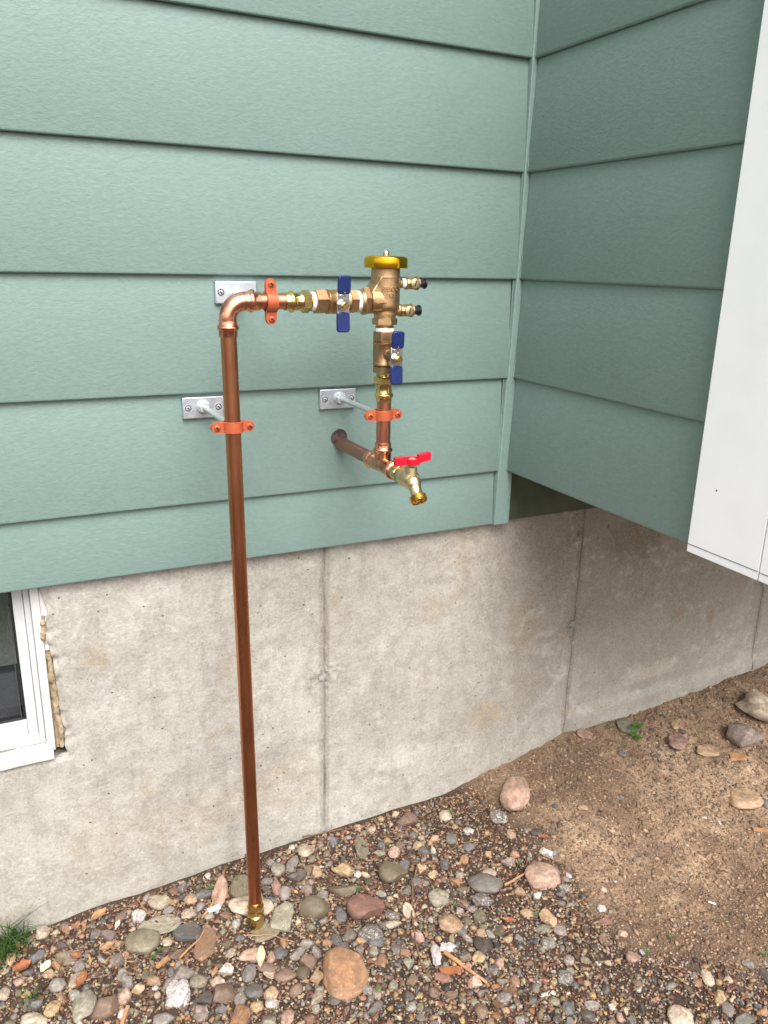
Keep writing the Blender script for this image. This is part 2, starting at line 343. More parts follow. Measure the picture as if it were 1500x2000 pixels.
def text_mesh(body, size, depth=.0006):
    cu = bpy.data.curves.new('lettering', 'FONT'); cu.body = body; cu.size = size; cu.extrude = depth / 2; cu.align_x = 'CENTER'; cu.align_y = 'CENTER'
    cu.resolution_u = 3; cu.offset = size * .022
    o = bpy.data.objects.new('lettering', cu); C.objects.link(o)
    dg = bpy.context.evaluated_depsgraph_get(); me = bpy.data.meshes.new_from_object(o.evaluated_get(dg))
    bpy.data.objects.remove(o); bpy.data.curves.remove(cu); me.materials.clear(); return me
def tri_mesh(name, V, F, cols=None):
    me = bpy.data.meshes.new(name); n = len(V); k = len(F); s = F.shape[1]
    me.vertices.add(n); me.vertices.foreach_set('co', np.asarray(V, dtype=np.float32).ravel())
    me.loops.add(k * s); me.loops.foreach_set('vertex_index', np.asarray(F, dtype=np.int32).ravel())
    me.polygons.add(k); me.polygons.foreach_set('loop_start', np.arange(0, k * s, s, dtype=np.int32))
    me.update(calc_edges=True); me.validate()
    if cols is not None:
        a = me.color_attributes.new('tint', 'FLOAT_COLOR', 'POINT'); c = np.ones((n, 4), np.float32); c[:, :3] = cols; a.data.foreach_set('color', c.ravel())
    return me

GX=[-4,-1.3,-.97,-.61,-.08,.10,.23,.52,.91,1.4,4]
GZ=[-.76,-.752,-.75,-.733,-.722,-.69,-.66,-.652,-.617,-.60,-.56]
def zg(x,y):
    i=0
    while i<len(GX)-2 and x>GX[i+1]: i+=1
    t=(x-GX[i])/(GX[i+1]-GX[i]);t=max(0,min(1,t));z=GZ[i]+(GZ[i+1]-GZ[i])*t
    d=max(0,.025-y)
    k=min(1,d/.45);zf=-.738+.02*max(-1,min(1,x))
    z=z*(1-k*k*(3-2*k))+zf*k*k*(3-2*k)
    return z-.012*max(0,d-.6)

STONES = [
 (-0.7043, -0.0221, 0.0241, 0.0174, 0.0161, 'cream', 'r', 'pale oval stone lying against the concrete wall left of the pipe'),
 (-0.6547, -0.0365, 0.014, 0.0126, 0.0117, 'tan', 'r', 'small tan egg-shaped stone against the wall beside the pale oval stone'),
 (-0.695, -0.0433, 0.011, 0.0096, 0.0089, 'grey', 'r', 'small grey pebble resting in front of the pale oval stone'),
 (-0.6639, -0.0677, 0.0137, 0.0141, 0.0115, 'cream', 'r', 'beige tilted pebble just above the blue-grey slate stone'),
 (-0.7504, -0.0916, 0.0316, 0.0255, 0.0238, 'olive', 'r', 'large grey-green rounded stone furthest left of the big ones near the wall'),
 (-0.7178, -0.0673, 0.0378, 0.0214, 0.0063, 'greygreen', 'f', 'flat grey-green stone half covered behind the large rounded stone'),
 (-0.6762, -0.1088, 0.0267, 0.0205, 0.0103, 'slate', 'b', 'blue-grey slate stone with white specks left of the pipe foot'),
 (-0.6559, -0.1455, 0.0192, 0.0371, 0.0108, 'rust', 'b', 'tall brown stone with rusty side left of the pipe foot'),
 (-0.6016, -0.0436, 0.0151, 0.0356, 0.0127, 'peach', 'r', 'peach oval stone standing upright near the wall left of the pipe'),
 (-0.5611, -0.1017, 0.0434, 0.022, 0.0205, 'cream', 'r', 'wide cream stone directly behind the brass foot of the pipe'),
 (-0.5648, -0.0502, 0.019, 0.0319, 0.0068, 'olive', 'f', 'dull olive stone against the pipe between the peach stone and the cream stone'),
 (-0.7108, -0.1062, 0.0097, 0.0111, 0.0081, 'cream', 'r', 'small cream pebble between the grey-green stone and the slate'),
 (-0.8662, -0.0659, 0.0233, 0.0155, 0.0046, 'olive', 'f', 'dark olive flat stone right of the grass tuft'),
 (-0.8906, -0.1132, 0.0141, 0.012, 0.0112, 'grey', 'r', 'grey smooth pebble below the grass tuft'),
 (-0.8558, -0.1727, 0.0194, 0.0259, 0.0163, 'greygreen', 'r', 'grey-green smooth round stone in the lower left gravel'),
 (-0.9003, -0.1535, 0.0113, 0.0168, 0.0095, 'yellow', 'r', 'yellowish squarish pebble in the lower left gravel'),
 (-0.9271, -0.1641, 0.023, 0.0139, 0.013, 'cream', 'r', 'pinkish cream stone cut by the bottom left edge of the frame'),
 (-0.9688, -0.0917, 0.0115, 0.0117, 0.0097, 'cream', 'r', 'cream pebble at the far left edge of the frame'),
 (-0.8266, -0.1916, 0.0225, 0.0184, 0.0234, 'brown', 'a', 'dull brown angular stone touching the grey-green round stone'),
 (-0.7014, -0.1844, 0.0194, 0.015, 0.0201, 'mauve', 'a', 'mauve grey slanted stone above the white foam lump'),
 (-0.682, -0.2086, 0.015, 0.012, 0.0113, 'olive', 'r', 'grey-olive oval pebble right of the white foam lump'),
 (-0.6795, -0.2453, 0.0139, 0.0118, 0.0144, 'black', 'a', 'black angular stone against the right side of the white foam lump'),
 (-0.6518, -0.25, 0.0213, 0.0173, 0.0222, 'brown', 'a', 'brown mottled blocky stone left of the orange stone at the bottom'),
 (-0.638, -0.2971, 0.0152, 0.0185, 0.0182, 'orange', 'c', 'knobbly orange stone near the bottom edge below the pipe'),
 (-0.6275, -0.2617, 0.0102, 0.0219, 0.0037, 'grey', 'f', 'grey layered upright stone above the knobbly orange stone'),
 (-0.5895, -0.1994, 0.0233, 0.0142, 0.0133, 'peach', 'r', 'pinkish stone lying below the brass pipe foot'),
 (-0.747, -0.2524, 0.0167, 0.013, 0.0123, 'grey', 'r', 'grey oval stone at the bottom edge below the white foam lump'),
 (-0.6357, -0.2073, 0.0127, 0.0092, 0.0132, 'white', 'a', 'whitish grey angular pebble between the rust stone and the pinkish stone'),
 (-0.7024, -0.1392, 0.0113, 0.0142, 0.0117, 'brown', 'a', 'pinkish brown chip above the mauve grey stone'),
 (-0.6178, -0.178, 0.0087, 0.0141, 0.0073, 'cream', 'r', 'small upright cream pebble left of the pinkish stone'),
 (-0.5155, -0.1435, 0.0201, 0.0352, 0.0112, 'greygreen', 'b', 'pale grey-green angular stone just right of the brass pipe foot'),
 (-0.554, -0.1624, 0.0259, 0.0195, 0.0059, 'olive', 'f', 'olive flat stone under the brass foot of the pipe'),
 (-0.4227, -0.0141, 0.0191, 0.0169, 0.0156, 'cream', 'r', 'cream stone with greenish spots close to the wall right of the pipe'),
 (-0.4609, -0.0685, 0.0184, 0.0149, 0.0191, 'black', 'a', 'black angular stone right of the pipe above the pale stones'),
 (-0.4855, -0.037, 0.0166, 0.0156, 0.014, 'greygreen', 'r', 'grey rounded stone against the wall just right of the pipe'),
 (-0.4593, -0.0359, 0.0108, 0.0234, 0.0091, 'grey', 'r', 'grey upright stone touching the black angular stone'),
 (-0.5039, -0.0758, 0.0105, 0.0226, 0.0109, 'pink', 'a', 'pinkish block-like stone leaning beside the pipe'),
 (-0.4929, -0.093, 0.0113, 0.0166, 0.0118, 'grey', 'a', 'dark grey wedge stone beside the pinkish block'),
 (-0.3769, -0.0934, 0.0234, 0.0142, 0.0216, 'yellow', 'c', 'rough yellow-brown stone in front of the wall joint'),
 (-0.4578, -0.1532, 0.0268, 0.021, 0.0278, 'dkolive', 'a', 'dark olive mossy stone half buried right of the pipe'),
 (-0.3972, -0.1333, 0.0275, 0.0119, 0.0183, 'dkolive', 'c', 'dark mottled stone between the yellow-brown and the red-brown stones'),
 (-0.2961, -0.1436, 0.0282, 0.0266, 0.0293, 'dkolive', 'a', 'big dark olive block-shaped stone on top of the gravel'),
 (-0.3788, -0.1978, 0.0331, 0.0273, 0.0345, 'redbrown', 'a', 'large red-brown angular stone in the middle of the gravel'),
 (-0.3182, -0.0516, 0.0142, 0.036, 0.0051, 'olive', 'f', 'long grey-olive oval stone near the wall joint'),
 (-0.291, -0.0769, 0.0111, 0.0079, 0.0073, 'olive', 'r', 'small flat olive pebble right of the long oval stone'),
 (-0.4632, -0.2984, 0.0371, 0.0496, 0.0208, 'orange', 'b', 'largest orange-tan flat stone in the lower gravel'),
 (-0.4165, -0.1784, 0.011, 0.0205, 0.0093, 'slate', 'r', 'dark blue-grey pebble touching the red-brown stone on its left'),
 (-0.3879, -0.2433, 0.0232, 0.0175, 0.0164, 'speckle', 'r', 'grey mottled stone directly below the red-brown stone'),
 (-0.3862, -0.2604, 0.0142, 0.0119, 0.0111, 'slate', 'r', 'dark smooth pebble leaning on the mottled stone'),
 (-0.3377, -0.2226, 0.0138, 0.0105, 0.0098, 'speckle', 'r', 'speckled grey pebble right of the red-brown stone'),
 (-0.3448, -0.2429, 0.0145, 0.0078, 0.0108, 'cream', 'a', 'cream flat pebble right of the mottled stone'),
 (-0.2403, -0.2239, 0.0207, 0.0176, 0.0164, 'greygreen', 'r', 'grey-green round stone right of the dark root'),
 (-0.252, -0.2849, 0.0227, 0.0227, 0.0191, 'tan', 'r', 'tan stone with orange tint above the white foam strip'),
 (-0.2424, -0.304, 0.0108, 0.0122, 0.0112, 'slate', 'a', 'slate chip leaning on the tan stone'),
 (-0.2437, -0.3646, 0.0121, 0.0122, 0.0102, 'yellow', 'r', 'yellow-tan round pebble right of the white foam strip'),
 (-0.1486, -0.2337, 0.0346, 0.0221, 0.0204, 'dkgrey', 'r', 'big dark grey stone with paler top in the middle right gravel'),
 (-0.1756, -0.2655, 0.0206, 0.015, 0.0233, 'speckle', 'c', 'black and white speckled stone below the dark grey stone'),
 (-0.6029, -0.2287, 0.0118, 0.0187, 0.0099, 'grey', 'r', 'grey blocky stone below the pinkish stone'),
 (-0.5746, -0.2307, 0.017, 0.0105, 0.0099, 'brown', 'r', 'brown-pink slanted stone right of the grey blocky stone'),
 (-0.5719, -0.2439, 0.0118, 0.0111, 0.0035, 'cream', 'f', 'pale slanted pebble below the brown-pink stone'),
 (-0.5443, -0.2128, 0.0139, 0.0126, 0.0117, 'slate', 'r', 'blue-grey rounded pebble right of the pinkish stone'),
 (-0.5187, -0.2257, 0.0139, 0.0102, 0.0144, 'grey', 'a', 'grey rough pebble between the blue-grey pebble and the pale dry leaf'),
 (-0.5515, -0.2592, 0.0185, 0.013, 0.0122, 'brown', 'r', 'brown smooth stone left of the dark green-grey pebble'),
 (-0.5221, -0.2643, 0.0119, 0.0133, 0.01, 'dkolive', 'r', 'dark green-grey round pebble left of the large orange-tan stone'),
 (-0.5055, -0.2866, 0.0143, 0.0103, 0.0171, 'tan', 'c', 'crumbly tan pebble against the left edge of the large orange-tan stone'),
 (-0.6056, -0.2652, 0.0156, 0.0135, 0.0127, 'dkgrey', 'r', 'dark brown-grey stone in the pebble cluster below the pipe'),
 (-0.5834, -0.2811, 0.0131, 0.0133, 0.011, 'tan', 'r', 'tan pinkish pebble below the brown smooth stone'),
 (-0.6098, -0.2919, 0.0113, 0.0112, 0.0095, 'yellow', 'r', 'yellow-grey round pebble near the bottom below the pipe'),
 (-0.5868, -0.2988, 0.0114, 0.0092, 0.0086, 'white', 'r', 'whitish oval pebble near the bottom below the pipe'),
 (-0.5728, -0.3316, 0.0108, 0.0149, 0.009, 'peach', 'r', 'salmon oval pebble at the bottom edge right of the pipe'),
 (-0.3925, -0.2978, 0.0086, 0.0146, 0.0072, 'orange', 'r', 'small orange-red oval pebble right of the large orange-tan stone'),
 (-0.4953, -0.213, 0.0132, 0.0082, 0.0116, 'grey', 'a', 'grey rough pebble left of the pair of dark pebbles'),
 (-0.4479, -0.2295, 0.0097, 0.0169, 0.0082, 'slate', 'r', 'dark slate oval pebble below the mossy olive stone'),
 (-0.4216, -0.2289, 0.0125, 0.0126, 0.0105, 'dkgrey', 'r', 'dark grey pebble left of the mottled stone'),
 (-0.4435, -0.2484, 0.0123, 0.0066, 0.0094, 'slate', 'a', 'blue-grey flat chip above the large orange-tan stone'),
 (-0.5622, -0.2177, 0.0077, 0.0142, 0.0065, 'peach', 'r', 'small peach upright pebble left of the blue-grey rounded pebble'),
 (-0.4631, -0.227, 0.0088, 0.006, 0.0084, 'orange', 'a', 'small bright orange chip below the mossy olive stone'),
 (-0.1221, -0.0424, 0.0139, 0.017, 0.0117, 'cream', 'r', 'cream round pebble near the wall at the top of the gravel'),
 (-0.1463, -0.1087, 0.0124, 0.0149, 0.0104, 'dkgrey', 'r', 'dark grey round pebble below the cream round pebble'),
 (-0.1901, -0.1557, 0.0089, 0.0195, 0.0075, 'slate', 'r', 'dark upright pebble right of the dark olive block'),
 (-0.2028, -0.0234, 0.0233, 0.0144, 0.0205, 'brown', 'c', 'brown stone against the wall in the middle of the gravel edge'),
 (-0.3002, 0.0054, 0.0094, 0.0103, 0.0079, 'tan', 'r', 'small tan pebble at the wall right of the joint'),
 (-0.2803, -0.0089, 0.0115, 0.0101, 0.0138, 'cream', 'c', 'cream knobbly pebble at the wall right of the tan pebble'),
 (-0.1034, -0.1036, 0.0115, 0.0134, 0.0119, 'white', 'a', 'pale wedge pebble near the wall below the pink pear-shaped stone'),
 (-0.1201, -0.0787, 0.0074, 0.0078, 0.0062, 'yellow', 'r', 'tiny yellow-white round pebble near the wall'),
 (-0.4433, -0.3747, 0.0137, 0.0093, 0.0135, 'dkgrey', 'a', 'dark grey angular stone near the bottom centre'),
 (-0.4377, -0.3396, 0.0099, 0.0097, 0.0084, 'grey', 'r', 'grey round pebble below the large orange-tan stone'),
 (-0.5098, -0.3086, 0.0103, 0.0075, 0.0107, 'greygreen', 'a', 'pale grey-green pebble below the crumbly tan pebble'),
 (-0.4955, -0.3343, 0.0106, 0.0092, 0.0087, 'dkgrey', 'r', 'dark pebble below the lower tip of the large orange-tan stone'),
 (-0.3854, -0.3774, 0.0099, 0.0124, 0.0103, 'black', 'a', 'black block-shaped pebble below the curved root'),
 (0.031, -0.0728, 0.0317, 0.063, 0.0266, 'peach', 'r', 'big pink pear-shaped stone where the gravel meets the dirt'),
 (-0.0287, -0.1009, 0.0191, 0.0281, 0.0161, 'speckle', 'r', 'speckled grey stone below the pink pear-shaped stone'),
 (-0.0386, -0.2666, 0.035, 0.0285, 0.0263, 'peach', 'r', 'large peach-coloured stone at the right side of the gravel'),
 (0.0007, -0.223, 0.0131, 0.0096, 0.012, 'white', 'a', 'whitish grey stone above the large peach-coloured stone'),
 (-0.0751, -0.2037, 0.014, 0.0112, 0.0143, 'mauve', 'a', 'mauve grey wedge stone above the dark grey stone'),
 (-0.1222, -0.209, 0.0147, 0.0103, 0.0095, 'cream', 'r', 'cream pebble left of the mauve wedge stone'),
 (-0.1127, -0.3211, 0.0139, 0.0096, 0.0089, 'tan', 'r', 'tan oval pebble below the large peach-coloured stone'),
 (-0.0872, -0.3477, 0.0156, 0.0188, 0.0162, 'tan', 'a', 'tan-orange egg-shaped stone below the large peach-coloured stone'),
 (-0.1081, -0.3607, 0.0154, 0.0094, 0.0087, 'greygreen', 'r', 'grey-green flat pebble under the tan-orange egg-shaped stone'),
 (-0.0823, -0.3738, 0.0118, 0.0119, 0.0099, 'mauve', 'r', 'mauve pebble right of the grey-green flat pebble'),
 (-0.223, -0.3466, 0.0168, 0.0244, 0.0174, 'black', 'a', 'black glossy stone above the yellow-tan round pebble'),
 (-0.1179, -0.3915, 0.0159, 0.0099, 0.0159, 'speckle', 'c', 'white speckled stone in the fine gravel below the tan-orange one'),
 (-0.1348, -0.4579, 0.0135, 0.0138, 0.0114, 'speckle', 'r', 'lowest white speckled stone lying in the fine gravel'),
 (-0.0506, -0.4319, 0.0079, 0.0091, 0.0067, 'black', 'r', 'small black round pebble in the fine gravel'),
 (0.0111, -0.4316, 0.0108, 0.0072, 0.0097, 'peach', 'a', 'small peach chip at the edge of the dirt'),
 (-0.0097, -0.48, 0.0139, 0.0113, 0.0144, 'pink', 'a', 'pinkish brown blocky pebble in the fine gravel'),
 (0.076, -0.5616, 0.0101, 0.0161, 0.0085, 'cream', 'r', 'cream oval pebble in the fine gravel at lower right'),
 (-0.0188, -0.5968, 0.0208, 0.0193, 0.0175, 'cream', 'r', 'large beige stone at the bottom edge at lower right'),
 (0.065, -0.5962, 0.0107, 0.0118, 0.0128, 'yellow', 'c', 'bright yellow knobbly stone at lower right'),
 (0.0615, -0.6176, 0.0105, 0.0149, 0.0089, 'mauve', 'r', 'pinkish pale stone touching the yellow knobbly stone'),
 (0.0709, -0.6412, 0.0168, 0.0103, 0.0144, 'dkgrey', 'a', 'dark grey stone at the bottom right corner'),
 (0.056, -0.5587, 0.0072, 0.0104, 0.006, 'rust', 'r', 'small rust oval pebble left of the cream oval pebble'),
 (-0.165, -0.5043, 0.0106, 0.0131, 0.0089, 'slate', 'r', 'blue-grey rounded pebble near the bottom of the fine gravel'),
 (-0.1763, -0.4823, 0.0099, 0.0084, 0.0079, 'olive', 'r', 'olive round pebble left of the blue-grey one near the bottom'),
 (0.1517, -0.5755, 0.0086, 0.0081, 0.0089, 'grey', 'a', 'grey pebble by the right edge in the fine gravel'),
 (0.1034, -0.6455, 0.0089, 0.007, 0.0107, 'orange', 'c', 'orange pebble at the bottom right edge of the frame'),
 (0.1642, -0.6028, 0.0093, 0.0224, 0.0078, 'dkgrey', 'r', 'dark grey stone cut by the right edge of the frame'),
 (0.0013, -0.3963, 0.0128, 0.0082, 0.0109, 'redbrown', 'a', 'red-brown flat stone below the white lump'),
 (-0.0233, -0.4262, 0.0125, 0.0124, 0.0037, 'brown', 'f', 'dull brown flat pebble below the red-brown flat stone'),
 (0.4823, -0.2819, 0.0364, 0.0324, 0.0135, 'tan', 'b', 'flat sandy slab embedded in the dirt near the right edge'),
 (0.5131, -0.3084, 0.0099, 0.0125, 0.0103, 'slate', 'a', 'blue-grey chip beside the flat sandy slab'),
 (-0.0315, -0.1499, 0.0104, 0.0126, 0.0087, 'tan', 'r', 'small tan round pebble left of the dark pebble near the dirt'),
 (0.0164, -0.1722, 0.0135, 0.0098, 0.009, 'black', 'r', 'blackish flat pebble near the border of the dirt'),
 (-0.1271, -0.1422, 0.0122, 0.0124, 0.0102, 'slate', 'r', 'bluish pebble on the upper gravel left of the mauve wedge stone'),
 (0.1376, -0.288, 0.0101, 0.01, 0.0027, 'tan', 'f', 'thin beige chip lying alone on the dirt'),
 (0.0471, -0.3381, 0.0067, 0.007, 0.0056, 'cream', 'r', 'tiny cream pebble alone at the dirt edge'),
 (-0.015, -0.3048, 0.0154, 0.0088, 0.0132, 'speckle', 'c', 'brown and white rough pebble right of the peach-coloured stone'),
 (-0.0295, -0.3097, 0.0114, 0.0096, 0.0119, 'dkgrey', 'a', 'dark chip under the brown and white rough pebble'),
 (0.712, -0.102, 0.0463, 0.0572, 0.0555, 'cream', 'c', 'large beige boulder at the right edge near the wall'),
 (0.6126, -0.1584, 0.0419, 0.0396, 0.0446, 'mauve', 'c', 'dark jagged rock in front of the beige boulder'),
 (0.459, -0.104, 0.0225, 0.0334, 0.0126, 'pink', 'b', 'flat triangular pink-red stone on the dirt'),
 (0.3827, -0.0199, 0.0254, 0.0244, 0.0198, 'greygreen', 'r', 'grey-green stone behind the little clover plant'),
 (0.2736, 0.0011, 0.019, 0.0171, 0.0039, 'peach', 'f', 'small flat peach stone against the wall by the joint'),
 (0.5054, -0.1486, 0.0294, 0.0191, 0.0076, 'tan', 'b', 'half-buried flat tan stone left of the jagged rock'),
 (0.5005, -0.0777, 0.0079, 0.0125, 0.0066, 'dkgrey', 'r', 'small dark pebble just above the triangular pink-red stone'),
 (0.1381, -0.1616, 0.0118, 0.0085, 0.0078, 'tan', 'r', 'small tan pebble on the dirt right of the pink pear-shaped stone'),
 (0.3605, -0.2834, 0.0069, 0.0057, 0.0052, 'cream', 'r', 'tiny cream pebble in the middle of the light dirt'),
 (0.0909, -0.1319, 0.0065, 0.0057, 0.0052, 'slate', 'r', 'tiny bluish pebble on the dirt beside the pink pear-shaped stone'),
 (0.3825, -0.1189, 0.0104, 0.0053, 0.0045, 'dkgrey', 'r', 'small dark flat pebble below the clover plant'),
 (0.3126, -0.0825, 0.0116, 0.0092, 0.0078, 'slate', 'r', 'pale bluish pebble half buried below the clover plant'),
 (0.4972, -0.0562, 0.0098, 0.0135, 0.0082, 'tan', 'r', 'tan pebble above the small dark pebble near the wall'),
 (0.6822, -0.0396, 0.0102, 0.0117, 0.0086, 'brown', 'r', 'small brown pebble left of the beige boulder'),
 (0.7562, -0.0026, 0.0105, 0.0107, 0.0076, 'tan', 'r', 'small tan pebble at the wall above the beige boulder'),
 (0.0338, -0.4966, 0.0061, 0.0054, 0.005, 'rust', 'r', 'tiny rust pebble right of the pinkish brown blocky pebble'),
]
BOUND = [(-0.0334, 0.0877), (-0.0111, -0.0465), (0.0175, -0.1898), (0.0215, -0.3132), (0.0121, -0.4483), (0.0836, -0.5302), (0.1834, -0.5906), (0.2259, -0.6162)]
ROOT = [(-0.2071, -0.1496), (-0.2432, -0.1434), (-0.2712, -0.1775), (-0.3057, -0.2388), (-0.3293, -0.2986), (-0.3407, -0.3379), (-0.3401, -0.3856), (-0.3332, -0.4148)]
CHIP = [(-0.2927, -0.3334), (-0.2781, -0.3711), (-0.2599, -0.4134)]
TWIG1 = [(0.0281, -0.4044), (0.0505, -0.4321), (0.0754, -0.4562)]
TWIG2 = [(-0.5909, -0.1628), (-0.5565, -0.1757), (-0.5158, -0.2051)]
TWIG3 = [(-0.4788, -0.219), (-0.4365, -0.2093), (-0.4008, -0.2175)]
TWIG4 = [(0.0743, -0.3058), (0.0734, -0.3245), (0.0669, -0.3407)]
TWIG5 = [(0.265, -0.3824), (0.3064, -0.4194), (0.3277, -0.4486)]
TWIG6 = [(-0.1174, -0.2542), (-0.0861, -0.2508), (-0.0511, -0.246)]
TWIG7 = [(-0.3833, -0.1786), (-0.3413, -0.1661), (-0.3031, -0.1088)]
TWIG8 = [(-0.4172, 0.0208), (-0.3639, 0.0156), (-0.3028, -0.0003)]
TWIG9 = [(-0.6475, -0.0945), (-0.6241, -0.0751), (-0.6108, -0.0601)]
TWIG10 = [(-0.7023, -0.1583), (-0.662, -0.1348), (-0.6494, -0.1197)]
TWIG11 = [(-0.7423, -0.0062), (-0.7346, -0.0382), (-0.7256, -0.0614)]
TWIG12 = [(-0.9616, 0.027), (-0.9566, 0.0739), (-0.952, 0.109)]
FOAM = [(-0.7161, -0.2201), (-0.3083, -0.3328), (-0.2837, -0.3285), (0.0154, -0.3699), (0.0104, -0.2813), (-0.1016, -0.533), (-0.2751, -0.3985), (0.0148, -0.4755), (-0.748, -0.19)]
LEAF = [(-0.579, -0.2169), (-0.8525, -0.1244), (-0.8056, -0.0764), (-0.9032, -0.0743), (-0.9372, -0.0551), (-0.1524, -0.3222), (-0.809, -0.0069), (-0.7832, -0.0401), (-0.7562, -0.0087), (0.0175, -0.1898), (-0.5335, -0.2158), (-0.6547, -0.2078)]
PAPER = [(0.206, -0.4498), (0.3804, -0.3065), (0.4611, 0.0312), (0.4565, -0.3388), (0.5608, -0.1882)]
WOOD = [(-0.7256, -0.1487), (-0.2467, -0.4457), (-0.2379, -0.4613), (0.4454, -0.3547), (-0.7999, -0.219), (-0.3005, -0.3673), (-0.6234, -0.0829), (0.4756, -0.3484), (-0.2802, -0.2513)]
GRASS = [(-0.9585, 0.0019), (-0.9303, -0.0019), (-0.9482, -0.0381), (-0.9671, -0.0173), (-0.9301, -0.1316), (-0.9134, 0.0084)]
SEED = [(-0.7394, -0.1111), (-0.7271, -0.1221), (-0.6158, -0.0322), (-0.1091, -0.0414), (-0.0584, -0.221), (-0.0663, -0.2722), (-0.2248, -0.2531), (-0.1039, -0.3321), (-0.4247, -0.3508), (0.0761, -0.4796), (0.0181, -0.4818), (-0.569, -0.0312), (0.3348, -0.0128), (0.1897, -0.5753), (-0.3682, -0.1453), (-0.739, -0.1306)]
CLOVER = [(0.3792, -0.0501)]
VIS = [(-0.9696, 0.0309), (-0.975, -0.1476), (-0.4405, -0.4021), (0.0962, -0.6627), (0.9154, 0.0334)]



def sstep(a, b, x):
    t = max(0, min(1, (x - a) / (b - a))); return t * t * (3 - 2 * t)

# ================================================================== LARGE STRUCTURE
REV = .178; TH = .0105
# ---- main clapboard wall (its face looks to -y; butt edges of the courses at y = 0)
wallA = thing('clapboard_wall', (-.9, .05, -.11), 'wide wall of sage green lap siding behind the copper piping, above the concrete', 'wall')
def clap(L0, L1, zb, zt, cut=0, axis='x', TH=TH):
    """one lap-siding plank; cross-section leans back by TH per reveal"""
    bm = bmesh.new(); s = TH / REV; n = 40
    f = lambda z: (z - zb + cut) * s
    prof = [(f(zb) + .0034, zb - .0004), (f(zb) + .0014, zb + .0010), (f(zb + .0036), zb + .0036), (f(zt), zt), (f(zt) + TH - .0035, zt), (f(zb) + TH - .0035, zb)]
    rings = []
    for i in range(n + 1):
        t = L0 + (L1 - L0) * i / n; ring = []
        for (q, z) in prof:
            wob = .0006 * nz(t * 3.1, zb * 9) ; zz = z + (.0007 * nz(t * 2.3, zb * 5 + 3) if z < zb + .005 else 0)
            ring.append(bm.verts.new((t, q + wob, zz) if axis == 'x' else (q + wob, t, zz)))
        rings.append(ring)
    k = len(prof)
    for A, B in zip(rings, rings[1:]):
        for i in range(k): bm.faces.new((A[i], A[(i + 1) % k], B[(i + 1) % k], B[i]))
    bm.faces.new(rings[0]); bm.faces.new(rings[-1][::-1]); return bm
for k in range(0, 14):
    obj('clapboard', clap(-3.2, (-.0160, -.0090, -.0040, -.0030)[min(k, 3)], k * REV, k * REV + REV + .028), M['green'], wallA, smooth=30)
obj('clapboard', clap(-3.2, -.0205, -.1085, .028, cut=REV - .1085), M['green'], wallA, smooth=30)
bm = bmesh.new(); box(bm, -3.2, 3.0, .0265, .12, -.095, 2.66); obj('sheathing', bm, M['green'], wallA)
bm = bmesh.new(); pv = None
for z, xl in ((-.1085, -.0205), (-.002, -.0175), (.0, -.0165), (.17, -.0125), (.178, -.0095), (.348, -.0060), (.356, -.0042), (.6, -.0036), (2.6, -.0036)):
    cur = [bm.verts.new(p) for p in ((xl, -.0022, z), (.0145, -.0022, z), (.0145, .026, z), (xl, .026, z))]
    if pv:
        for i in range(4): bm.faces.new((pv[i], pv[(i + 1) % 4], cur[(i + 1) % 4], cur[i]))
    else: bm.faces.new(cur[::-1])
    pv = cur
bm.faces.new(pv); obj('corner_post', bm, M['green'], wallA, bevel=(.0012, 2))
bm = bmesh.new()
for k in range(0, 8):
    for side in (0, 1):
        pts = []; rd = []
        for i in range(15):
            z = k * REV + .002 + (REV - .004) * i / 14; y = TH * (z - k * REV) / REV; xe = (-.0160, -.0090, -.0040, -.0030)[min(k, 3)]
            pts.append((xe + .0006, min(y, .004) - .0002 + .0006, z) if side == 0 else (min(TH * (z - k * REV) / REV, .0075), -.0042, z)); rd.append(.0010 + .0005 * nz(z * 40, side * 9) + (.0009 if rnd.random() < .05 else 0))
        tube_path(bm, pts, rd, 6)
obj('caulk_bead', bm, M['green'], wallA, smooth=60)
bm = bmesh.new(); box(bm, .0125, 3.0, .0165, .026, -.1083, .03); obj('skirt_board', bm, simple('dark_green_board', (.060, .075, .050, 1), .7, 0, .3, 12), wallA)  # board green darkened to carry the shade under the bay
bm = bmesh.new(); box(bm, -3.2, .0, .012, .026, -.1065, -.09); obj('starter_strip', bm, M['green'], wallA)

# ---- bump-out with its side wall facing -x
wallB = thing('bump_out', (.4, -.3, .0), 'green sided overhanging bay on the right, with a white corner board', 'bay wall')
for k in range(0, 14):
    obj('clapboard', clap(-.0038, -.4795, k * REV, k * REV + REV + .028, axis='y', TH=.0072), M['green'], wallB, smooth=30)
bm = bmesh.new(); box(bm, .0165, 1.8, -.6, .0160, .004, 2.62); obj('bay_box', bm, M['green'], wallB)
bm = bmesh.new(); box(bm, -.021, .018, -.6000, -.4805, -.0008, 2.6); g = obj('corner_board', bm, M['white'], wallB, bevel=(.0012, 2))
bm = bmesh.new(); box(bm, -.021, 1.8, -.6195, -.6012, -.0008, 2.6); obj('corner_board', bm, M['white'], wallB, bevel=(.0012, 2))
bm = bmesh.new(); box(bm, -.0216, -.0209, -.5995, -.481, .0112, .0119); box(bm, -.0216, -.0209, -.619, -.6018, .0108, .0115)
obj('kerf', bm, M['greyin'], wallB)
bm = bmesh.new(); lathe(bm, [(0, .0012), (.0009, .0011)], (-.0209, -.517, .098), (-1, 0, 0), 10); obj('nail_head', bm, M['greyin'], wallB)

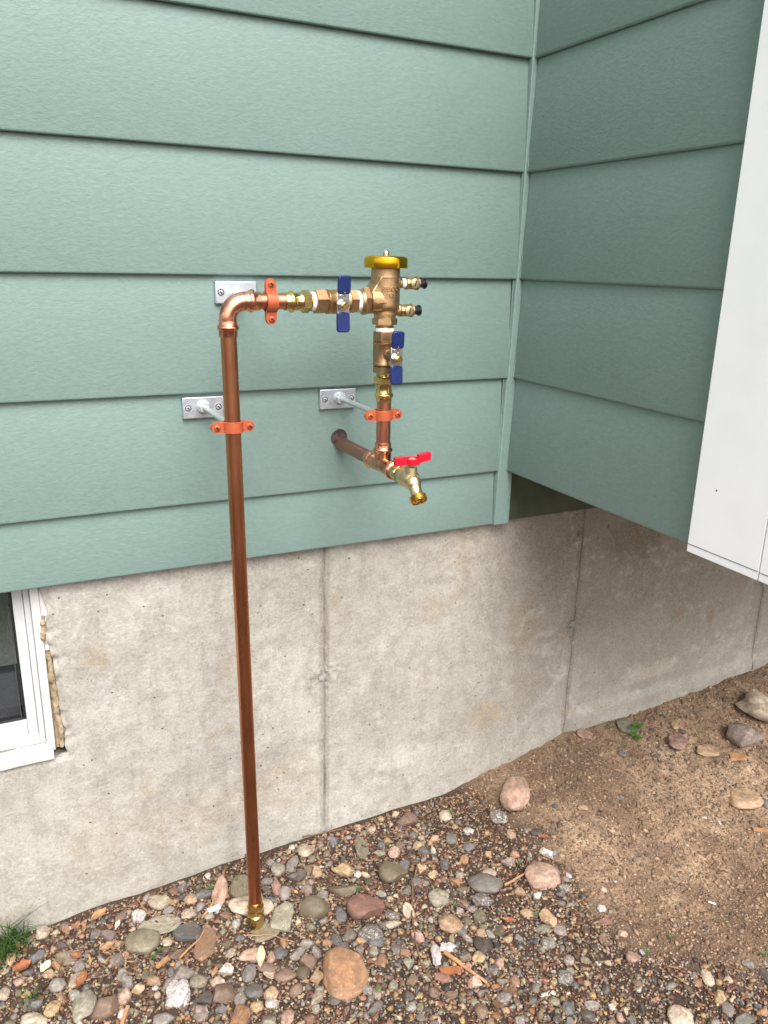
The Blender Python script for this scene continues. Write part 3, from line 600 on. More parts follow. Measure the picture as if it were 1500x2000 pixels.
# ---- foundation wall
found = thing('foundation_wall', (-.3, .03, -.75), 'pale stained poured concrete foundation wall below the green siding', 'wall')
J = [-.367, .231, .837, 1.44, -.97]
def edge_x(z):   # ragged right edge of the window hole
    t = (-.11 - z) / .3
    return -.8415 + .004 * t + .0055 * nz(z * 22, 3) + .004 * nz(z * 60, 8) + (.006 * sstep(.35, .8, t))
ZW0, XW = -.418, -.8415
def fdisp(x, z):
    d = .0022 * nz(x * 3, z * 3, 1) + .0009 * nz(x * 16, z * 16, 4)
    for i, j in enumerate(J):
        xx = x - j - .0018 * nz(z * 14, i * 7.) - .0014 * nz(z * 70, i * 3.); a = abs(xx)
        dep = .5 + .5 * nz(z * 20, i + 40.)
        d += .0062 * (1 - sstep(.0007, .0030, a)) * (.55 + .7 * dep)
        if a < .02: d -= .0016 * (1 - sstep(.002, .018, a)) * (.25 + 1.5 * max(0, nz(x * 110, z * 60, 9)))
        # form-tie scar half way down each joint
        r = math.hypot(xx * .8, z + .378); 
        if r < .06:
            d -= .0040 * nz(x * 150, z * 170, 2) * (1 - sstep(.012, .055, r)) * (.4 + .6 * (r < .035))
            d += .005 * (1 - sstep(.003, .007, math.hypot(x - j + .006, z + .381)))
    d += .003 * sstep(.228, .234, x) * (1 - sstep(.26, .34, x)) 
    zl = -.612 + .04 * max(0, x - .55) + .004 * nz(x * 9, 5)       # footing ledge on the right
    d -= .008 * sstep(.21, .33, x) * (1 - sstep(zl - .006, zl + .022, z)) * (1 + .5 * nz(x * 13, z * 20, 6))
    if x < -.79 and z > ZW0 - .012:   # chipped edge beside the window
        e = x - edge_x(z); d += .006 * (1 - sstep(0, .016, e)) * (.6 + nz(x * 70, z * 70, 5)) + .003 * max(0, nz(x * 40, z * 60, 11)) * (1 - sstep(.0, .05, e))
    return d
xs = [-4, -3, -2, -1.5, -1.2, -1.08]
x = -1.0
while x < 1.25:
    xs.append(x); nj = min(abs(x - j) for j in J); x += .0011 if nj < .009 else (.0022 if nj < .03 or x < -.78 else .0042)
xs += [1.3, 1.4, 1.6, 2, 3, 4]
ix = min(range(len(xs)), key=lambda i: abs(xs[i] - XW)); xs[ix] = XW
zs = list(np.linspace(-1.1, -.80, 5)) + list(np.arange(-.78, -.107, .0036)) + [-.1085, -.09]
zs = sorted(set(zs)); iz = min(range(len(zs)), key=lambda i: abs(zs[i] - ZW0)); zs[iz] = ZW0
nx_, nz_ = len(xs), len(zs); V = np.zeros((nx_ * nz_, 3)); F = []
for i, x in enumerate(xs):
    for k, z in enumerate(zs):
        xx = x
        if -.93 < x < -.78 and z > ZW0 - .03: xx = x + (edge_x(z) - XW) * (1 - sstep(0, .06, abs(x - XW))) * sstep(ZW0 - .03, ZW0 + .005, z)
        V[i * nz_ + k] = (xx, .026 + fdisp(xx, z), z)
for i in range(nx_ - 1):
    for k in range(nz_ - 1):
        if xs[i + 1] <= XW + 1e-6 and xs[i] > -1.65 and zs[k] >= ZW0 - 1e-6: continue
        a = i * nz_ + k; F.append((a, a + nz_, a + nz_ + 1, a + 1))
# reveal of the window hole
base = len(V); ex = []
for k in range(iz, nz_): ex.append((V[ix * nz_ + k], ix * nz_ + k))
add = [(p[0] + .002 * nz(p[2] * 40, 1), .17, p[2]) for p, _ in ex]; V = np.vstack([V, add])
for q in range(len(ex) - 1): F.append((ex[q][1], ex[q + 1][1], base + q + 1, base + q))
base = len(V); row = [i for i in range(nx_) if -1.7 < xs[i] <= XW + 1e-6]
V = np.vstack([V, [(V[i * nz_ + iz][0], .17, ZW0) for i in row]])
for q in range(len(row) - 1): F.append((row[q] * nz_ + iz, base + q, base + q + 1, row[q + 1] * nz_ + iz))
me = tri_mesh('concrete_face', V, np.array(F))
face = obj('concrete_face', me, M['concrete'], found); me.polygons.foreach_set('use_smooth', [True] * len(me.polygons))
bm = bmesh.new(); box(bm, -4, 4, .2, .4, -1.1, -.11); obj('concrete_core', bm, M['concrete'], found)
# tie ends: grey plugs at the joints
for j, dx in ((-.367, -.004), (.231, -.004), (.837, 0.)):
    bm = bmesh.new(); bmesh.ops.create_icosphere(bm, subdivisions=3, radius=1)
    for v in bm.verts:
        n = 1 + .6 * noise.noise(v.co * 1.6 + Vector((j * 9, 0, 0))) + .45 * noise.noise(v.co * 4); v.co = Vector((j + dx + v.co.x * .0075 * n, .0262 + v.co.y * .0030 * n, -.379 + v.co.z * .0080 * n))
    obj('form_tie', bm, simple('grey_grout', srgb(140, 138, 132), .8, 0, .3, 90, .8, .002, 200), found, smooth=60)
# window
win = bpy.data.objects.new('window', None); C.objects.link(win); win.parent = found; ORG[win.name] = ORG[found.name]
win['label'] = 'white vinyl basement window with a dark pane at the left edge'
def wbox(name, mt, *b, bev=.0012):
    bm = bmesh.new(); box(bm, *b); return obj(name, bm, mt, win, bevel=(bev, 2))
XO = -1.65
wbox('side_trim', M['dirtywhite'], -.8600, -.8470, .034, .12, -.412, -.1)
wbox('mortar_fill', M['foam'], -.8468, -.8260, .040, .12, -.412, -.23)
wbox('side_trim', M['dirtywhite'], -.8468, -.8260, .036, .12, -.2298, -.1)
wbox('outer_frame', M['vinyl'], -.8695, -.8604, .048, .12, -.402, -.1)
wbox('outer_frame', M['vinyl'], XO, -.8697, .048, .12, -.402, -.384)
wbox('sash', M['vinyl'], -.8855, -.8700, .053, .11, -.3836, -.1)
wbox('sash', M['vinyl'], XO, -.8858, .053, .11, -.3836, -.356)
wbox('lift_rail', M['vinyl'], XO, -.9085, .043, .0478, -.3985, -.3885, bev=.002)
wbox('gasket', M['black'], -.8895, -.8859, .0555, .1, -.3558, -.1)
wbox('gasket', M['black'], XO, -.8897, .0555, .1, -.3558, -.3518)
wbox('spline', M['greyin'], -.8935, -.8925, .0565, .06, -.351, -.1, bev=.0003)
bm = bmesh.new()
box(bm, XO, -.8898, .075, .078, -.3515, -.1)
gm = NT('window_glass'); gl_ = gm.n('ShaderNodeBsdfGlossy'); gl_.inputs['Roughness'].default_value = .03; tr_ = gm.n('ShaderNodeBsdfTransparent'); tr_.inputs[0].default_value = (.8, .84, .84, 1)
mx_ = gm.n('ShaderNodeMixShader'); mx_.inputs[0].default_value = .012; gm.l(tr_.outputs[0], mx_.inputs[1]); gm.l(gl_.outputs[0], mx_.inputs[2]); gm.l(mx_.outputs[0], gm.t.nodes['Material Output'].inputs[0])
obj('pane', bm, gm.m, win)
# insect screen: real wires
bm = bmesh.new()
for i in range(60):
    xx = -.8945 - i * .0022; box(bm, xx, xx + .0004, .064, .0644, -.351, -.27)
for i in range(36):
    zz = -.349 + i * .0022; box(bm, -1.05, -.8935, .0645, .0649, zz, zz + .0004)
o = obj('insect_screen', bm, M['greyin'], win); o['kind'] = 'stuff'
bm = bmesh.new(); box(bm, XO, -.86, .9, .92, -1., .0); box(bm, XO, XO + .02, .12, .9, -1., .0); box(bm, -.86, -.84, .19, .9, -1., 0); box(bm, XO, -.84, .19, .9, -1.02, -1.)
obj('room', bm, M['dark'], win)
bm = bmesh.new(); box(bm, XO, -.8898, .10, .165, -.40, -.347); box(bm, XO, -.8898, .168, .19, -.40, -.318); obj('inner_sill', bm, M['greyin'], win)
bm = bmesh.new(); box(bm, XO, -.9, .3, .5, -.6, -.33); obj('red_box_inside', bm, simple('dark_red', (.10, .012, .01, 1), .8), win)
# sloped white sill
bm = bmesh.new(); n = 30; rows = []
for i in range(n + 1):
    t = i / n; xx = XO + (-.8515 - XO) * t
    e = .0035 * nz(xx * 40, 2)
    rows.append([bm.verts.new(p) for p in ((xx, .055, -.3845 - .018), (xx, .020 + e * .3, -.405 - .003), (xx, .0205, -.4195 + e), (xx, .12, -.4195))])
for A, B in zip(rows, rows[1:]):
    for i in range(4): bm.faces.new((A[i], A[(i + 1) % 4], B[(i + 1) % 4], B[i]))
bm.faces.new(rows[-1]); bm.faces.new(rows[0]); obj('sill', bm, M['dirtywhite'], win, smooth=40)
# spray foam beside the trim
bm = bmesh.new()
for (z0, z1, rr) in ((-.168, -.215, .0050), (-.235, -.408, .0066)):
    n = 26; pts = []; rd = []
    for i in range(n + 1):
        z = z0 + (z1 - z0) * i / n; pts.append((edge_x(z) - .0045 + .0030 * nz(z * 60, 7), .034 + .004 * nz(z * 50, 1), z)); rd.append(rr * max(.25, .45 + .3 * math.sin(PI * min(1, max(0, i / n))) ** .3 + .9 * nz(z * 130, 5)))
    tube_path(bm, pts, rd, 10)
obj('spray_foam', bm, M['foam'], win, smooth=60)

# ================================================================== GROUND
BND = [Vector(p) for p in BOUND]
BND = [BND[0] + (BND[0] - BND[1]).normalized() * .5] + BND + [BND[-1] + Vector((1.2, -.25))]
def sdist(x, y):
    """+ inside the gravel, - on the bare dirt"""
    P = Vector((x, y)); best = 9; sg = 1
    for a, b in zip(BND, BND[1:]):
        ab = b - a; t = max(0, min(1, (P - a).dot(ab) / ab.length_squared)); q = a + ab * t; dd = (P - q).length
        if dd < best - 1e-9: best = dd; cr = ab.x * (P.y - a.y) - ab.y * (P.x - a.x); sg = -1 if cr > 0 else 1
    return best * sg
def hgt(x, y):
    s = sdist(x, y); k = sstep(-.04, .05, s)
    z = zg(x, y) + .006 * nz(x * 4, y * 4, 2) * sstep(.02, -.05, y) + .0035 * nz(x * 13, y * 13, 5) + .0016 * nz(x * 40, y * 40, 7)
    z += (1 - k) * (.0042 * max(-.2, nz(x * 85, y * 85, 3)) + .006 * abs(nz(x * 24, y * 24, 9)) + .004 * nz(x * 9, y * 9, 14))
    return z - .004 * k
gx = np.concatenate([[-150, -60, -25, -12, -6, -4, -3, -2.4, -2, -1.7, -1.5], np.arange(-1.35, 1.45, .0052), [1.5, 1.7, 2, 2.4, 3, 4, 6, 12, 25, 60, 150]])
gy = np.concatenate([[-200, -80, -35, -18, -10, -6, -4, -3, -2.2, -1.7, -1.4, -1.2], np.arange(-1.05, .04, .0052), [.05, .08, .3, 40]])
HG = np.zeros((len(gx), len(gy))); MK = np.zeros_like(HG)
for i, x in enumerate(gx):
    for k, y in enumerate(gy):
        HG[i, k] = hgt(x, min(y, .03)) if abs(x) < 3 and y > -3 else zg(x, y); MK[i, k] = sstep(-.05, .06, sdist(x, y) + .03 * nz(x * 9, y * 9, 3))
def gz(x, y):
    i = int(np.clip(np.searchsorted(gx, x) - 1, 0, len(gx) - 2)); k = int(np.clip(np.searchsorted(gy, y) - 1, 0, len(gy) - 2))
    a = (x - gx[i]) / (gx[i + 1] - gx[i]); b = (y - gy[k]) / (gy[k + 1] - gy[k])
    return float(HG[i, k] * (1 - a) * (1 - b) + HG[i + 1, k] * a * (1 - b) + HG[i, k + 1] * (1 - a) * b + HG[i + 1, k + 1] * a * b)
A_, B_ = np.meshgrid(gx, gy, indexing='ij'); V = np.stack([A_.ravel(), B_.ravel(), HG.ravel()], 1)
ii, kk = np.meshgrid(np.arange(len(gx) - 1), np.arange(len(gy) - 1), indexing='ij'); q = (ii * len(gy) + kk).ravel()
F = np.stack([q, q + len(gy), q + len(gy) + 1, q + 1], 1)
me = tri_mesh('ground', V, F, np.repeat(MK.ravel()[:, None], 3, 1))
def mat_soil():
    m = NT('bare_soil'); v = m.vec(); at = m.n('ShaderNodeAttribute', attribute_name='tint')
    n1 = m.noise(v, 3.2, 5, .6, .3)
    dirt = m.ramp(n1, [(.36, srgb(122, 99, 78)), (.48, srgb(160, 134, 108)), (.60, srgb(186, 160, 132))])
    dirt = m.mix(m.ramp(m.noise(v, 16, 5, .7), [(.35, .55), (.55, 0.)]), dirt, srgb(92, 68, 50))
    dirt = m.mix(m.ramp(m.noise(v, 160, 3, .7), [(.35, .6), (.6, 0.)]), dirt, srgb(84, 62, 46))
    dirt = m.mix(m.ramp(m.noise(v, 330, 2, .7), [(.60, 0.), (.68, .55)]), dirt, srgb(206, 180, 150))
    mud = m.ramp(m.noise(v, 40, 5, .7), [(.3, srgb(36, 27, 21)), (.7, srgb(84, 63, 48))])
    sy = m.n('ShaderNodeSeparateXYZ'); m.l(v, sy.inputs[0]); yr = m.n('ShaderNodeMapRange'); m.l(sy.outputs[1], yr.inputs[0]); yr.inputs[1].default_value = -.16; yr.inputs[2].default_value = -.06
    dirt = m.mix(m.ramp(m.noise(v, 7, 5, .65, .4), [(.44, .0), (.60, .55)]), dirt, srgb(88, 66, 50))
    c = m.mix(at.outputs['Fac'], dirt, mud)
    m.col(c); m.rough(.92)
    b = m.bump(m.noise(v, 70, 5, .75), .7, .006); m.bump(m.noise(v, 420, 3, .7), .7, .0018, b)
    return m.m
gr = obj('ground', me, mat_soil()); me.polygons.foreach_set('use_smooth', [True] * len(me.polygons)); tag(gr, kind='structure')

# ------------------------------------------------------------------ stones
def rock_mesh(name, kind, seed, sub=3):
    bm = bmesh.new(); bmesh.ops.create_icosphere(bm, subdivisions=sub, radius=1); r = random.Random(seed); off = Vector((seed * 7.3, seed * 3.1, 0))
    pl = []
    if kind in 'ac':
        for _ in range(9 if kind == 'a' else 6):
            n = Vector((r.gauss(0, 1), r.gauss(0, 1), r.gauss(0, .8))).normalized(); pl.append((n, r.uniform(.42, .74)))
    if kind == 'b':
        for q in range(7):
            t = q * .9 + r.uniform(-.3, .3); pl.append((Vector((math.cos(t), math.sin(t), r.uniform(-.1, .3))).normalized(), r.uniform(.5, .78)))
        pl.append((Vector((r.uniform(-.15, .15), r.uniform(-.15, .15), 1)).normalized(), .45))
    if kind == 'f': pl.append((Vector((r.uniform(-.12, .12), r.uniform(-.12, .12), 1)).normalized(), .5))
    for v in bm.verts:
        p = v.co.copy()
        if kind == 'f': p = Vector((p.x, p.y, p.z)); 
        amp = {'r': .30, 'a': .26, 'f': .30, 'c': .46, 'b': .3}[kind]
        p *= 1 + amp * noise.noise(p * 1.1 + off) + (.18 if kind == 'c' else .11) * noise.noise(p * 3.4 + off) + .03 * noise.noise(p * 8 + off)
        for n, d in pl:
            e = p.dot(n) - d
            if e > 0: p -= n * e * .93
        v.co = p
    lo = [min(v.co[i] for v in bm.verts) for i in range(3)]; hi = [max(v.co[i] for v in bm.verts) for i in range(3)]
    for v in bm.verts: v.co = Vector([(v.co[i] - (lo[i] + hi[i]) / 2) * 2 / (hi[i] - lo[i]) for i in range(3)])
    bmesh.ops.recalc_face_normals(bm, faces=bm.faces)
    me = bpy.data.meshes.new(name); bm.to_mesh(me); bm.free()
    me.polygons.foreach_set('use_smooth', [True] * len(me.polygons)); me.set_sharp_from_angle(angle=R(58 if kind == 'r' else 42)); me.materials.append(STONEMAT['grey']); return me
ROCK = {k: [rock_mesh('stone', k, 11 * i + ord(k), 3) for i in range(n)] for k, n in (('r', 7), ('a', 8), ('f', 5), ('c', 5), ('b', 6))}
placed = []; CELL = .03; grid = {}
def cells(x, y, r):
    for i in range(int((x - r) // CELL), int((x + r) // CELL) + 1):
        for k in range(int((y - r) // CELL), int((y + r) // CELL) + 1): yield (i, k)
def reg(x, y, r):
    placed.append((x, y, r)); n = len(placed) - 1
    for c in cells(x, y, r): grid.setdefault(c, []).append(n)
def free(x, y, r, tol=1.):
    for c in cells(x, y, r):
        for n in grid.get(c, ()):
            X, Y, Q = placed[n]
            if (x - X) ** 2 + (y - Y) ** 2 < ((r + Q) * tol) ** 2: return False
    return True
HEAD = CAM_ROT[2]
def place_stone(x, y, a, b, v, colr, shape, label, group, tilt=.0, rot=None, sink=.3, name='stone'):
    me = rnd.choice(ROCK[shape]); o = bpy.data.objects.new(name, me); C.objects.link(o)
    o.material_slots[0].link = 'OBJECT'; o.material_slots[0].material = STONEMAT[colr]
    c = max(v * .62, .0022); o.scale = (a, b, c)
    o.rotation_euler = (rnd.uniform(-tilt, tilt), rnd.uniform(-tilt, tilt), HEAD + (rot if rot is not None else rnd.choice((0, PI)) + rnd.uniform(-.25, .25)))
    o.location = (x, y, gz(x, y) + c * (1 - 2 * sink)); tag(o, label, 'stone', group); return o
for (x, y, a, b, v, colr, shape, lab) in STONES:
    y = min(y, .018 - b * .7)
    big = a > .016
    place_stone(x, y, a, b, v, colr, shape, lab, 'stones lying in the gravel and dirt', .14, sink=.25 if shape not in 'fb' else .14, name='stone')
    m_ = min(a, b); 
    if a > 1.5 * b: 
        for s in (-1, 1): reg(x + math.cos(HEAD) * (a - b) * s * .8, y + math.sin(HEAD) * (a - b) * s * .8, b)
    elif b > 1.5 * a:
        for s in (-1, 1): reg(x - math.sin(HEAD) * (b - a) * s * .8, y + math.cos(HEAD) * (b - a) * s * .8, a)
    reg(x, y, m_)
reg(-.566, -.143, .016)
for (x, y) in FOAM[:2]: reg(x, y, .014)
PAL = [('cream', 10, 'cream'), ('tan', 12, 'tan'), ('yellow', 3, 'yellowish'), ('peach', 5, 'peach-coloured'), ('pink', 4, 'pinkish'), ('orange', 2, 'orange'), ('rust', 8, 'rust-brown'), ('redbrown', 4, 'red-brown'),
       ('brown', 17, 'brown'), ('mauve', 9, 'mauve-grey'), ('grey', 16, 'mid-grey'), ('greygreen', 9, 'grey-green'), ('olive', 9, 'olive'), ('dkolive', 7, 'dark olive'), ('dkgrey', 13, 'dark grey'), ('slate', 8, 'slate blue-grey'), ('black', 6, 'blackish'), ('speckle', 2, 'speckled'), ('white', 4, 'whitish')]
PW = [p[1] for p in PAL]
auto = []
def dens(x, y):
    s = sdist(x, y) + .03 * nz(x * 8, y * 8, 1); return sstep(-.03, .06, s)
def rmax(x, y):   # stones get finer towards the right foreground
    return .0135 - .0065 * sstep(-.42, -.02, x + .25 * y) 
for r, tries in ((.013, 240), (.011, 380), (.0093, 700), (.0078, 1300), (.0064, 2600), (.0052, 5200), (.0041, 9500), (.0032, 9000)):
    for _ in range(tries):
        x = rnd.uniform(-1.25, .75); y = -.86 * rnd.random() + .012
        rr = r * rnd.uniform(.9, 1.12)
        if y > .02 - rr or rr > rmax(x, y) * 1.05: continue
        if rnd.random() > dens(x, y) * (1 - .62 * sstep(-.45, .02, x + .25 * y)): continue
        if r < .007 and nz(x * 6, y * 6, 33) < -.12 and rnd.random() < .75: continue
        if free(x, y, rr, .90): auto.append((x, y, rr)); reg(x, y, rr)
# sparse stones on the dirt
for _ in range(170):
    x = rnd.uniform(-.1, 1.15); y = rnd.uniform(-.75, .0); rr = rnd.uniform(.0024, .0052)
    if sdist(x, y) < 0 and free(x, y, rr): auto.append((x, y, rr)); reg(x, y, rr)
# which of them show largest from the photograph's side
def inview(x, y):
    p = cam.matrix_world.inverted() @ Vector((x, y, -.73)) if False else None
    return True
cm = Matrix.LocRotScale(Vector(CAM_LOC), cam.rotation_euler.to_matrix().to_quaternion(), None).inverted()
def px(x, y, z=-.73):
    q = cm @ Vector((x, y, z)); return (750 + CAM_F * q.x / -q.z, 1000 - CAM_F * q.y / -q.z, -q.z)
cand = []
for n, (x, y, rr) in enumerate(auto):
    u, v, dd = px(x, y)
    if -5 < u < 1505 and v < 2005: cand.append((rr / dd, n))
cand.sort(reverse=True)
NIND = 300 - len(STONES); solo = set(n for _, n in cand[:NIND])
SIZ = lambda r: 'thumb-sized' if r > .0105 else 'small'
def where(x, y):
    u, v, _ = px(x, y)
    if sdist(x, y) < -.02: return 'lying on the bare dirt'
    if y > -.06: return 'lying close against the concrete wall'
    if u < 400: return 'in the coarse gravel left of the pipe'
    if u < 640: return 'in the coarse gravel around and below the brass pipe foot'
    if u < 900: return 'in the gravel in the middle foreground'
    return 'in the finer gravel towards the bare dirt'
import re
MAN = []
for q in STONES:
    mt_ = re.match(r'^(.*?\b(?:stone|pebble|slab|chip|rock|boulder|block))\b', q[7]); MAN.append((px(q[0], q[1])[:2], mt_.group(1) if mt_ else 'stone'))
def beside(x, y):
    u, v, _ = px(x, y); (a, b), nm = min(MAN, key=lambda q: (q[0][0] - u) ** 2 + (q[0][1] - v) ** 2); du, dv = u - a, v - b
    return ('right of' if du > 0 else 'left of') if abs(du) > abs(dv) else ('below' if dv > 0 else 'above'), nm
stuff = []
for n, (x, y, rr) in enumerate(auto):
    ci = rnd.choices(range(len(PAL)), PW)[0]; shape = rnd.choice('rraaaaccbb')
    asp = rnd.uniform(.9, 1.35); a, b = rr * asp, rr / asp * 1.05
    if n in solo:
        word = {'r': 'rounded', 'a': 'angular', 'c': 'knobbly', 'f': 'flattish', 'b': 'slabby'}[shape]
        lab = '%s %s %s stone %s the %s' % ((SIZ(rr), PAL[ci][2], word) + beside(x, y)); lab = ' '.join(lab.split()[:16])
        place_stone(x, y, a, b, rr * rnd.uniform(1., 1.5) * (.7 if shape == 'f' else 1), PAL[ci][0], shape, lab, 'small stones of the gravel bed, ' + lab, .35, rnd.uniform(0, 6.28), sink=.36)
    else: stuff.append((x, y, a, b, rr * rnd.uniform(.55, .85), ci, shape))
LOWC = {'cream': (190, 170, 142), 'tan': (176, 142, 98), 'yellow': (196, 164, 104), 'peach': (200, 150, 118), 'pink': (184, 126, 104), 'orange': (176, 108, 58), 'rust': (146, 96, 60), 'redbrown': (142, 82, 62),
        'brown': (114, 84, 64), 'mauve': (142, 126, 120), 'grey': (140, 136, 130), 'greygreen': (144, 142, 120), 'olive': (124, 118, 92), 'dkolive': (84, 76, 52), 'dkgrey': (82, 82, 80), 'slate': (78, 88, 94), 'black': (50, 52, 54), 'speckle': (160, 156, 150), 'white': (204, 196, 186)}
def base_rocks(kind, n, sub, seed0):
    out = []
    for i in range(n):
        me = rock_mesh('tmp', kind, seed0 + i, sub); v = np.empty(len(me.vertices) * 3); me.vertices.foreach_get('co', v)
        f = np.empty(len(me.polygons) * 3, dtype=np.int64); me.polygons.foreach_get('vertices', f); out.append((v.reshape(-1, 3), f.reshape(-1, 3))); bpy.data.meshes.remove(me)
    return out
LOW = {k: base_rocks(k, 4, 2, 100) for k in 'racfb'}; TINY = base_rocks('a', 4, 1, 300)
def rotm(ax, ay, az):
    return np.array((Matrix.Rotation(az, 3, 'Z') @ Matrix.Rotation(ay, 3, 'Y') @ Matrix.Rotation(ax, 3, 'X')))
def merge(items):
    """items: (verts, faces, scale(3), rot 3x3, loc, colour)"""
    Vs, Fs, Cs, n = [], [], [], 0
    for v, f, s, rm, loc, c in items:
        vv = (v * s) @ rm.T + loc; Vs.append(vv); Fs.append(f + n); n += len(vv)
        Cs.append(np.repeat(np.array([c]), len(vv), 0))
    return np.vstack(Vs), np.vstack(Fs), np.vstack(Cs)
def tintmat(name, rough=.7, bscale=300, var=.35):
    m = NT(name); at = m.n('ShaderNodeAttribute', attribute_name='tint'); v = m.vec()
    d = m.mix(1., at.outputs['Color'], m.ramp(m.noise(v, bscale, 4, .7), [(.3, 1 - var), (.7, 1.0 + var * .3)]), 'MULTIPLY')
    m.col(d); m.rough(rough); m.bump(m.noise(v, bscale * 1.6, 3, .7), .5, .0012); return m.m
items = []
for (x, y, a, b, c, ci, sh) in stuff:
    v, f = rnd.choice(LOW[sh]); col = np.array(srgb(*LOWC[PAL[ci][0]])[:3]); col = (col * .72 + np.array((.10, .07, .05)) * .28) * rnd.uniform(.6, 1.15)
    items.append((v, f, (a, b, c), rotm(rnd.uniform(-.4, .4), rnd.uniform(-.4, .4), rnd.uniform(0, 6.28)), (x, y, gz(x, y) + c * rnd.uniform(-.15, .4)), col))
V, F, K = merge(items)
me = tri_mesh('gravel', V, F, K); g = obj('gravel', me, tintmat('small_gravel')); me.polygons.foreach_set('use_smooth', [True] * len(me.polygons)); me.set_sharp_from_angle(angle=R(60))
tag(g, 'fine mixed gravel pebbles between the larger stones', 'gravel', kind='stuff')
# grit and soil crumbs
items = []; SOIL = [(132, 108, 86), (148, 122, 98), (112, 90, 72), (160, 136, 110), (138, 112, 88), (98, 78, 62)]
GRIT = SOIL + [(150, 134, 112), (120, 116, 110), (80, 80, 78), (140, 96, 70), (170, 150, 126)]
for n in range(92000):
    x = rnd.uniform(-1.2, 1.25); y = .018 - .86 * rnd.random()
    u, vv, dd = px(x, y)
    if not (-260 < u < 1700 and vv < 2450): continue
    k = dens(x, y); r = (.0022 + .0030 * rnd.random() ** 2) if (k < .5 and rnd.random() < .10) else (rnd.uniform(.0009, .0024) if rnd.random() < .8 else rnd.uniform(.002, .0036)) * (1 if k > .5 else .8)
    clod = k < .5 and r > .0024
    col = np.array(srgb(*rnd.choice(GRIT if k > .5 or (rnd.random() < .12 and not clod) else SOIL))[:3]) * rnd.uniform(.7, 1.2)
    v, f = rnd.choice(TINY); s = rnd.uniform(.7, 1.3)
    items.append((v, f, (r * s, r / s, r * .7), rotm(rnd.uniform(-.5, .5), rnd.uniform(-.5, .5), rnd.uniform(0, 6.28)), (x, y, gz(x, y) + r * .35 + (rnd.random() * .0030 if k > .5 else 0)), col))
V, F, K = merge(items); me = tri_mesh('grit', V, F, K); g = obj('grit', me, tintmat('grit_and_crumbs', .85)); tag(g, 'loose grit and soil crumbs scattered over the ground', 'grit', kind='stuff')
# mulch: thin bark shreds and needles
items = []; cube = np.array([[-1, -1, -1], [1, -1, -1], [1, 1, -1], [-1, 1, -1], [-1, -1, 1], [1, -1, 1], [1, 1, 1], [-1, 1, 1]], float)
cf = np.array([(0, 2, 1), (0, 3, 2), (4, 5, 6), (4, 6, 7), (0, 1, 5), (0, 5, 4), (1, 2, 6), (1, 6, 5), (2, 3, 7), (2, 7, 6), (3, 0, 4), (3, 4, 7)])
BARK = [(90, 62, 46), (108, 72, 50), (70, 50, 40), (130, 94, 68), (150, 120, 88), (100, 64, 48)]
for n in range(22000):
    x = rnd.uniform(-1.15, 1.2); y = .015 - .8 * rnd.random(); u, vv, dd = px(x, y)
    if not (-260 < u < 1700 and vv < 2450): continue
    k = dens(x, y); cl = .5 + .9 * nz(x * 5, y * 5, 21)
    if rnd.random() > (max(.12, cl) if k > .4 else .07): continue
    small = k < .4
    L = rnd.uniform(.0022, .0085) * (1 if rnd.random() < .9 else 2); W_ = rnd.uniform(.0004, .0024); T_ = rnd.uniform(.0002, .0005)
    if small: L *= .6; W_ *= .6
    elif rnd.random() < .16: L = rnd.uniform(.003, .0075); W_ = L * rnd.uniform(.35, .8); T_ = .0003
    cb = cube.copy(); cb[:, 1] *= 1 - .4 * (cb[:, 0] > 0) * rnd.random(); cb[:, 2] += rnd.uniform(-1, 2) * (cb[:, 0] > 0)
    items.append((cb, cf, (L, W_, T_), rotm(rnd.uniform(-.4, .4), rnd.uniform(-.35, .35), rnd.uniform(0, 6.28)), (x, y, gz(x, y) + rnd.uniform(.001, .005) * (1 if k > .5 else .3)), np.array(srgb(*rnd.choice(BARK))[:3]) * rnd.uniform(.7, 1.3)))
V, F, K = merge(items); me = tri_mesh('mulch', V, F, K); g = obj('mulch', me, tintmat('bark_shreds', .85)); tag(g, 'reddish brown bark shreds and needles among the gravel', 'mulch', kind='stuff')

# ================================================================== PLUMBING
YP = -.165; TR = .0111
def crimp(a, t): return .018 * math.cos(6 * t)
def press_end(s=1.):
    """profile of a pressed socket, from its open rim (a=0) inwards: rim, crimp, bead, barrel"""
    return [(0, .0112), (0, .0126), (.0018, .0129), (.0072, .0126), (.0086, .0134), (.0098, .0146), (.0116, .0150), (.0134, .0146), (.0148, .0134), (.0160, .0126), (.0215, .0126)]
# ---- riser
XR = -.583
rz0, rz1 = -.690, .285
riser = thing('copper_riser', (XR + .018, -.143, -.735), 'tall straight copper pipe rising from the gravel to a bent elbow at its top', 'pipe')
def lean(z): return YP + .022 * max(0, min(1, (.28 - z) / .95))
bot = Vector((XR + .0185, lean(rz0 - .03), rz0)); top = Vector((XR, YP, rz1)); dr = (top - bot).normalized(); Ln = (top - bot).length
bm = bmesh.new(); lathe(bm, [(0, TR), (Ln * .25, TR), (Ln * .5, TR), (Ln * .75, TR), (Ln, TR)], bot, dr, 40); obj('tube', bm, M['copper_tube'], riser, smooth=40)
